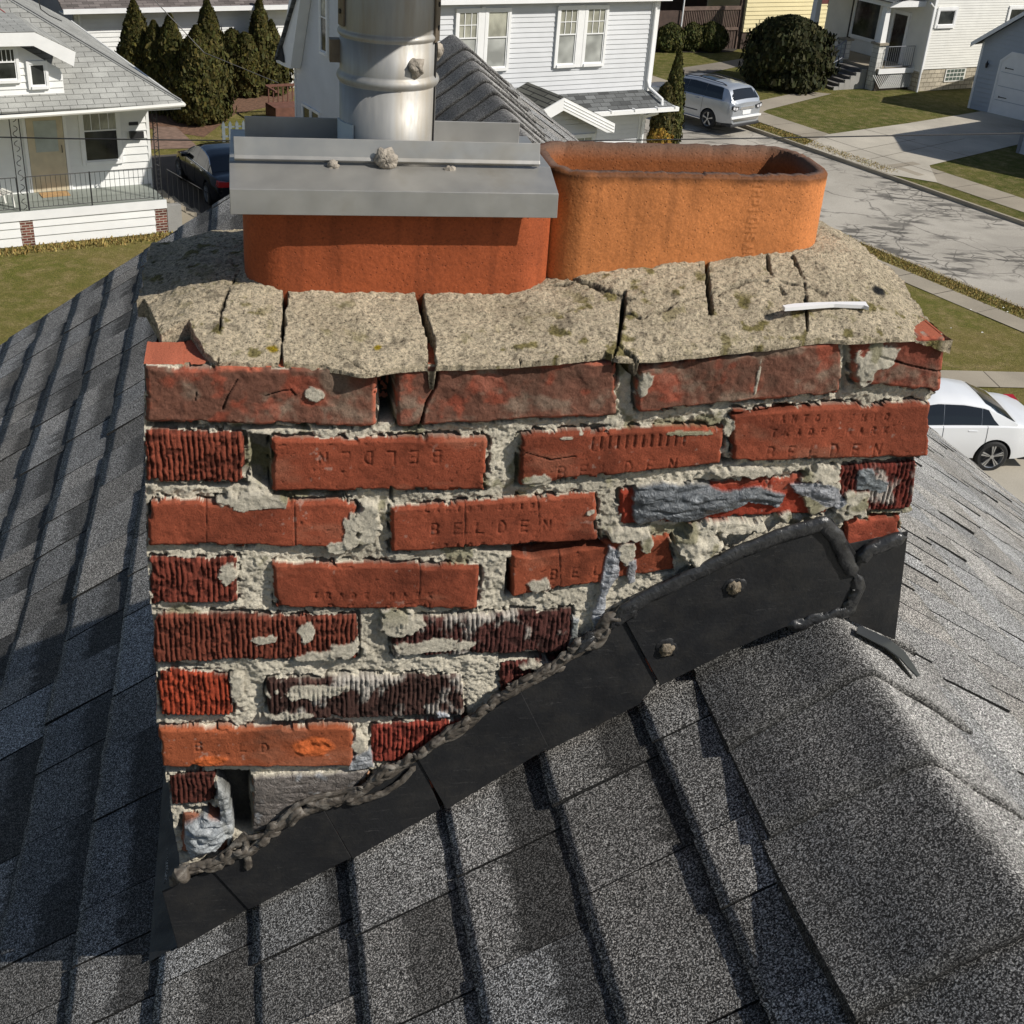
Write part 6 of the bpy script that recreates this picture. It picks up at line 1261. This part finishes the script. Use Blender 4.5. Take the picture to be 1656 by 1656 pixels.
def car(name, label, cat, pos, deg, S, pm):
    """a: 0 rear bumper .. L nose, b: 0 centre line, +b = left side of the car, z up"""
    L, Wd, top = S['L'], S['W'], S['roof']; fr = Frame(pos, deg); o = thing(name, label, cat, (pos[0], pos[1], 0), deg)
    xs = np.unique(np.concatenate([np.linspace(0, L, 46), S['cuts']])); ip = lambda k, x: float(np.interp(x, [p[0] for p in S[k]], [p[1] for p in S[k]]))
    rings = []
    for x in xs:
        w = ip('plan', x)*Wd/2; zb = ip('belt', x); zr = max(ip('top', x), zb+.001); z0 = ip('sill', x); gh = zr-zb; zc = ip('crown', x)
        wr = w-.06-gh*.42 if gh > .02 else w*.80
        pts = [(0, z0), (w*.86, z0), (w*.965, z0+.05), (w, z0+(zb-z0)*.35), (w*.995, z0+(zb-z0)*.70), (w*.955, zb-.02), (w*.925 if gh < .02 else w-.075, zb), ((w-.075)*.6+wr*.4 if gh > .02 else w*.86, zb+gh*.42), (wr, zb+gh*.88 if gh > .02 else zb+.012), (wr*.80, zr if gh > .02 else zb+.022), (wr*.4, zr+zc*.7 if gh > .02 else zb+.022+zc*.7), (0, zr+zc if gh > .02 else zb+.022+zc)]
        rings.append(pts)
    n = len(rings[0]); mb = MB()
    for side in (1, -1):
        vs = [fr.w(x, side*p[0], p[1]) for x, r_ in zip(xs, rings) for p in r_]
        fs = []
        for i in range(len(xs)-1):
            for j in range(n-1): q = (i*n+j, (i+1)*n+j, (i+1)*n+j+1, i*n+j+1); fs.append(q if side > 0 else q[::-1])
        for i in (0, len(xs)-1):
            q = tuple(i*n+j for j in range(n)); fs.append(q)
        mb.add(vs, fs)
    body = mb.build('body', [pm, M['darkplastic']], o, smooth=True); me = body.data
    import bmesh as bm_
    bm = bm_.new(); bm.from_mesh(me); bm_.ops.remove_doubles(bm, verts=bm.verts, dist=.0006); 
    dele = [f for f in bm.faces if all(abs(v.co.y) < 1e-3 for v in f.verts)]; bm_.ops.delete(bm, geom=dele, context='FACES'); bm_.ops.recalc_face_normals(bm, faces=bm.faces); bm.to_mesh(me); bm.free()
    for ax in S['axles']:
        cb_ = MB(); wr_ = S['wr']+.055
        for s in (1, -1): cb_.tube([fr.w(ax, s*(Wd/2-.34), S['wr']), fr.w(ax, s*(Wd/2+.12), S['wr'])], wr_, 28)
        cut = cb_.build('cutter', M['darkplastic'], o); md = body.modifiers.new('arch', 'BOOLEAN'); md.object = cut; md.operation = 'DIFFERENCE'; md.solver = 'EXACT'
        bpy.context.view_layer.update(); dg = bpy.context.evaluated_depsgraph_get(); nm = bpy.data.meshes.new_from_object(body.evaluated_get(dg)); body.modifiers.clear(); body.data = nm; bpy.data.objects.remove(cut)
    es = body.modifiers.new('es', 'EDGE_SPLIT'); es.split_angle = radians(38)
    def ringpt(x, j, side, off=.006):
        w_ = [np.interp(x, xs, [r_[j][k] for r_ in rings]) for k in (0, 1)]; return fr.w(x, side*(w_[0]+off), w_[1])
    def side_glass(x0, x1, nm='side_window', slant0=0., slant1=0., j0=6, j1=8, top_trim=.0, side=1, mat=None):
        mb = MB(); k = 8; vs = []
        for i in range(k+1):
            xb = x0+(x1-x0)*i/k; xt = (x0+slant0)+(x1+slant1-x0-slant0)*i/k
            for f in (0.06, .5, .96-top_trim):
                x = xb+(xt-xb)*f; p6 = ringpt(x, 6, side); p7 = ringpt(x, 7, side); p8 = ringpt(x, 8, side); vs.append(p6+(p7-p6)*(f*2) if f <= .5 else p7+(p8-p7)*((f-.5)*2))
        mb.add(vs, [(i*3+j, (i+1)*3+j, (i+1)*3+j+1, i*3+j+1) for i in range(k) for j in range(2)]); mb.build(nm, mat or M['carglass'], o)
    for side in (1, -1):
        for (x0, x1, s0, s1) in S['glass']: side_glass(x0, x1, slant0=s0, slant1=s1, side=side)
    def across(x0, x1, nm, mat, f=.93, off=.008, ends=(8, 11)):
        mb = MB(); vs = []; k = 6
        for i in range(k+1):
            x = x0+(x1-x0)*i/k; row = [ringpt(x, j, s, 0)+Vector((0, 0, off)) for s, js in ((1, (8, 9, 10, 11)), (-1, (10, 9, 8))) for j in js]
            c = row[3]; vs += [c+(p-c)*f for p in row]
        mb.add(vs, [(i*7+j, (i+1)*7+j, (i+1)*7+j+1, i*7+j+1) for i in range(k) for j in range(6)]); mb.build(nm, mat, o)
    across(*S['screen'], 'windscreen', M['carglass']); across(*S['rear_glass'], 'rear_window', M['carglass'])
    if S.get('sunroof'): across(*S['sunroof'], 'sunroof', M['carglass'], .62)
    # wheels
    for ax in S['axles']:
        for s in (1, -1):
            r = S['wr']; yo = s*(Wd/2+.005); yi = s*(Wd/2-.22); mb = MB(); c = lambda y: fr.w(ax, y, r)
            prof = [(r*.73, yo), (r*.90, yo), (r, yo-s*.03), (r, yi+s*.03), (r*.9, yi), (r*.3, yi)]; nn = 32; vs = [fr.w(ax+rr*cos(2*pi*k/nn), y, r+rr*sin(2*pi*k/nn)) for rr, y in prof for k in range(nn)]
            mb.add(vs, [(i*nn+k, i*nn+(k+1) % nn, (i+1)*nn+(k+1) % nn, (i+1)*nn+k) for i in range(len(prof)-1) for k in range(nn)]); wh = mb.build('wheel', M['tyre'], o, smooth=False)
            mb = MB(); prof = [(r*.76, yo-s*.002), (r*.78, yo-s*.012), (r*.72, yo-s*.02), (r*.70, yo-s*.10)]; vs = [fr.w(ax+rr*cos(2*pi*k/nn), y, r+rr*sin(2*pi*k/nn)) for rr, y in prof for k in range(nn)]
            mb.add(vs, [(i*nn+k, i*nn+(k+1) % nn, (i+1)*nn+(k+1) % nn, (i+1)*nn+k) for i in range(len(prof)-1) for k in range(nn)])
            for k in range(5):
                an = 2*pi*k/5+.3
                for da in ((-.13, -.03), (.03, .13)) if S.get('twin') else ((-.12, .12),):
                    p = lambda rr, a_, y: fr.w(ax+rr*cos(a_), y, r+rr*sin(a_)); y1, y2 = yo-s*.012, yo-s*.05
                    mb.add([p(r*.10, an+da[0]*2.5, y1), p(r*.10, an+da[1]*2.5, y1), p(r*.74, an+da[1]*(1.5 if S.get('twin') else 1), y1), p(r*.74, an+da[0]*(1.5 if S.get('twin') else 1), y1), p(r*.10, an+da[0]*2.5, y2), p(r*.10, an+da[1]*2.5, y2), p(r*.74, an+da[1]*1.5, y2), p(r*.74, an+da[0]*1.5, y2)], [(0, 1, 2, 3), (0, 4, 5, 1), (1, 5, 6, 2), (3, 2, 6, 7), (0, 3, 7, 4)])
            hub = [fr.w(ax+r*.13*cos(2*pi*k/12), yo-s*.008, r+r*.13*sin(2*pi*k/12)) for k in range(12)]; mb.add(hub, [tuple(range(12))]); mb.build('rim', M['alloy'], wh)
            mb = MB(); mb.add([fr.w(ax+r*.71*cos(2*pi*k/nn), yo-s*.10, r+r*.71*sin(2*pi*k/nn)) for k in range(nn)], [tuple(range(nn))]); mb.build('brake_disc', M['darkplastic'], wh)
    # door lines, handles, trim
    for side in (1, -1):
        for x, zf0, zf1 in S['doors']:
            mb = MB(); pts = []
            for j in (2, 3, 4, 5, 6): pts.append(ringpt(x, j, side, .003))
            mb.tube(pts, .0045, 4); mb.build('door_seam', M['darkplastic'], body)
        for x in S['handles']:
            p = ringpt(x, 5, side, .012)-Vector((0, 0, .07)); mb = MB(); mb.tube([p-fr.A*.09, p+fr.A*.09], .013, 6); mb.build('door_handle', S.get('hmat', M['chrome']), o)
        if S.get('side_trim'):
            mb = MB(); x0, x1, j, rr = S['side_trim']; mb.tube([ringpt(x0+(x1-x0)*i/8, j, side, .004) for i in range(9)], rr, 6); mb.build('side_moulding', M['darkplastic'], o)
        if S.get('window_trim'):
            x0, x1 = S['window_trim']; mb = MB(); mb.tube([ringpt(x0+(x1-x0)*i/16, 6, side, .006) for i in range(17)]+[ringpt(x1-(x1-x0)*i/16, 8, side, .008) for i in range(17)]+[ringpt(x0, 6, side, .006)], .013, 6); mb.build('window_trim', M['chrome'], o)
        mb = MB(); p = ringpt(S['mirror'], 6, side, .10)+Vector((0, 0, .04)); mb.box(Frame((p.x, p.y), deg, p.z), -.06, .08, -.10, .10, -.05, .08); m_ = mb.build('wing_mirror', pm, o); bv = m_.modifiers.new('b', 'BEVEL'); bv.width = .03; bv.segments = 2
        if S.get('rails'):
            x0, x1 = S['rails']; mb = MB(); mb.tube([ringpt(x0+(x1-x0)*i/10, 9, side, .0)+Vector((0, 0, .045+(.0 if 0 < i < 10 else -.035))) for i in range(11)], .018, 6); mb.build('roof_rail', M['darkplastic'], o)
    S['extra'](fr, o, ringpt, L, Wd)
    return o
def bxp(fr, a0, a1, b0, b1, z0, z1, name, mat, par, bev=.012):
    mb = MB(); mb.box(fr, a0, a1, b0, b1, z0, z1); o = mb.build(name, mat, par)
    if bev: m_ = o.modifiers.new('b', 'BEVEL'); m_.width = bev; m_.segments = 2
    return o
def rearplate(fr, o, pts, name, mat, off=-.012, th=.03):      # outline in (b,z) standing on the tail
    mb = MB(); mb.prism(fr, pts, off, off+th, axis='a'); return mb.build(name, mat, o)
def suv_extra(fr, o, rp, L, W):
    for s in (1, -1): rearplate(fr, o, [(s*.52, 1.02), (s*.90, 1.08), (s*.93, .94), (s*.70, .86), (s*.56, .90)][::s], 'tail_lamp', M['darkplastic'], -.03, .06); rearplate(fr, o, [(s*.60, 1.0), (s*.72, 1.01), (s*.72, .90), (s*.62, .91)][::s], 'tail_lamp_lens', M['lamp_clear'], -.04, .02); rearplate(fr, o, [(s*.76, 1.02), (s*.88, 1.04), (s*.89, .95), (s*.77, .91)][::s], 'tail_lamp_lens', M['lamp_clear'], -.04, .02)
    rearplate(fr, o, [(-.40, 1.0), (.40, 1.0), (.46, .93), (.40, .90), (-.40, .90), (-.46, .93)], 'badge_bar', M['chrome'], -.03, .03); rearplate(fr, o, [(-.27, .86), (.27, .86), (.24, .70), (-.24, .70)], 'number_plate', M['trim'], -.025, .02)
    rearplate(fr, o, [(-.94, .64), (.94, .64), (.92, .57), (-.92, .57)], 'bumper_strip', M['trim'], -.05, .06); rearplate(fr, o, [(-.80, .55), (.80, .55), (.72, .46), (-.72, .46)], 'bumper_grille', M['chrome'], -.035, .03); bxp(fr, -.03, .5, -.90, .90, .24, .36, 'bumper_skirt', M['darkplastic'], o, .03)
    for s in (1, -1): bxp(fr, 1.5, 3.7, s*(W/2-.02)-.02, s*(W/2-.02)+.03, .28, .33, 'running_board', M['chrome'], o, .01)
suv = dict(L=5.2, W=2.0, roof=1.77, wr=.37, cuts=[], axles=(1.12, 4.14), plan=[(0, .86), (.12, .96), (.5, 1), (4.3, .98), (4.9, .90), (5.2, .70)], belt=[(0, 1.12), (.3, 1.20), (2.5, 1.14), (3.7, 1.08), (4.2, 1.04), (5.0, .92), (5.2, .72)],
    top=[(0, 1.12), (.06, 1.20), (.42, 1.66), (.8, 1.72), (2.2, 1.75), (3.0, 1.68), (3.95, 1.10), (4.2, 1.04), (5.2, .72)], sill=[(0, .36), (.5, .30), (4.6, .28), (5.2, .36)], crown=[(0, .02), (5.2, .04)], glass=[(.56, 1.515, .14, 0.), (1.525, 2.475, 0, 0), (2.485, 3.60, 0, -.55)],
    screen=(3.18, 3.86), rear_glass=(.10, .38), doors=[(1.52, 0, 0), (2.48, 0, 0), (3.55, 0, 0)], handles=(1.8, 2.75), side_trim=(1.7, 3.5, 3, .02), mirror=3.45, rails=(.7, 2.9), sunroof=(1.5, 2.4), extra=suv_extra)
dS = radians(134); rw = Vector((6.65, 52.41)); A_s = Vector((cos(dS), sin(dS))); B_s = Vector((-sin(dS), cos(dS)))
ps = rw - A_s*1.12 - B_s*.95
car('parked_suv', 'silver family SUV with black roof rails parked on the far street', 'car', (ps.x, ps.y), 134, suv, M['silver'])
def sedan_extra(fr, o, rp, L, W):
    for s in (1, -1): rearplate(fr, o, [(s*.45, .92), (s*.84, .96), (s*.87, .80), (s*.50, .78)][::s], 'tail_lamp', M['lamp_red'], -.03, .22)
    rearplate(fr, o, [(-.26, .80), (.26, .80), (.26, .68), (-.26, .68)], 'number_plate', M['trim'], -.03, .02); bxp(fr, -.02, .4, -.78, .78, .22, .34, 'bumper_skirt', M['darkplastic'], o, .03)
sed = dict(L=4.69, W=1.81, roof=1.44, wr=.335, twin=True, cuts=[], axles=(1.02, 3.86), plan=[(0, .80), (.12, .93), (.6, 1), (3.9, .98), (4.4, .88), (4.69, .62)], belt=[(0, .93), (.35, .99), (.9, 1.0), (2.5, .95), (3.4, .92), (3.7, .88), (4.4, .74), (4.69, .58)],
    top=[(0, .93), (.5, 1.0), (.62, 1.04), (1.30, 1.36), (1.75, 1.43), (2.3, 1.44), (2.75, 1.36), (3.55, .94), (3.7, .88), (4.69, .58)], sill=[(0, .32), (.5, .24), (4.1, .22), (4.69, .30)], crown=[(0, .02), (4.69, .03)], glass=[(1.00, 1.375, .26, .0), (1.385, 2.165, 0, 0), (2.175, 3.22, 0, -.52)],
    screen=(2.86, 3.48), rear_glass=(.66, 1.26), doors=[(1.25, 0, 0), (2.17, 0, 0), (3.15, 0, 0)], handles=(1.55, 2.50), mirror=3.1, extra=sedan_extra, hmat=M['whitepaint'])
dW = 187; A_w = Vector((cos(radians(dW)), sin(radians(dW)))); B_w = Vector((-A_w.y, A_w.x)); rw = Vector((9.62, 23.26)); pw = rw - A_w*1.02 - B_w*.88
car('white_sedan', 'white four door sedan with dark windows and five spoke wheels on the pale driveway', 'car', (pw.x, pw.y), dW, sed, M['whitepaint'])
bs = dict(sed); bs['hmat'] = M['chrome']; bs['twin'] = False; bs['window_trim'] = (1.0, 3.15)
dB = 121.5; A_b = Vector((cos(radians(dB)), sin(radians(dB)))); B_b = Vector((-A_b.y, A_b.x)); rw = Vector((-9.76, 37.13)); pb = rw - A_b*1.02 - B_b*.86
car('black_sedan', 'black sedan with chrome window trim half hidden behind the metal cap on the shaded driveway', 'car', (pb.x, pb.y), dB, bs, M['blackpaint'])

# ================================================================ WIRES AND SMALL THINGS
def wire(name, label, pts, r, grp=None):
    mb = MB(); P3 = []
    for i in range(len(pts)-1):
        for k in range(12): t = k/12.; a, b = Vector(pts[i]), Vector(pts[i+1]); P3.append(a+(b-a)*t)
    P3.append(Vector(pts[-1])); mb.tube(P3, r, 5, caps=False); o = mb.build(name, M['iron'], None); tag(o, label, 'cable', grp); return o
def at(x, y, D): r = ray(x, y); return Vector((0, 0, CAM_H))+r*(D/hypot(r.x, r.y))
wire('service_cable', 'thin black overhead cable crossing the whole view below the houses', [at(-120, 219, 24), at(100, 224, 23), at(420, 228, 22.5), at(860, 229, 23), at(1250, 223, 24), at(1780, 213, 26)], .012)
wire('service_cable', 'thin drooping cable in front of the grey house at upper left', [at(60, -10, 30), at(66, 15, 30), at(80, 25, 30), at(100, 34, 30)], .012)
wire('service_cable', 'thin slanting cable passing before the arborvitae row', [at(240, -10, 30), at(330, 85, 30), at(450, 134, 31)], .010)
dr = MB(); q = gp(1128, 74); fr = Frame(q, 20); dr.box(fr, -.5, .5, -.12, .12, .0, .10); o = dr.build('splash_block', M['trim'], None); tag(o, 'white splash block lying on the bed between two round bushes', 'splash block')
ld = MB(); fr = Frame(gp(1622, 648), 100); ld.box(fr, -.5, .5, -.07, .07, .0, .02); 
rs_ = random.Random(9)
for i in range(6): 
    x, y = rs_.uniform(1440, 1650), rs_.uniform(500, 590); p = gp(x, y); l_ = MB(); s = rs_.uniform(.02, .04); l_.add([(p[0]-s, p[1], .05), (p[0], p[1]-s, .06), (p[0]+s, p[1], .05), (p[0], p[1]+s*.6, .07)], [(0, 1, 2, 3)]); o = l_.build('fallen_leaf', M['offwhite'], None); tag(o, 'tiny pale fallen leaf on the green lawn above the white sedan', 'leaf', 'fallen leaves on the near lawn')
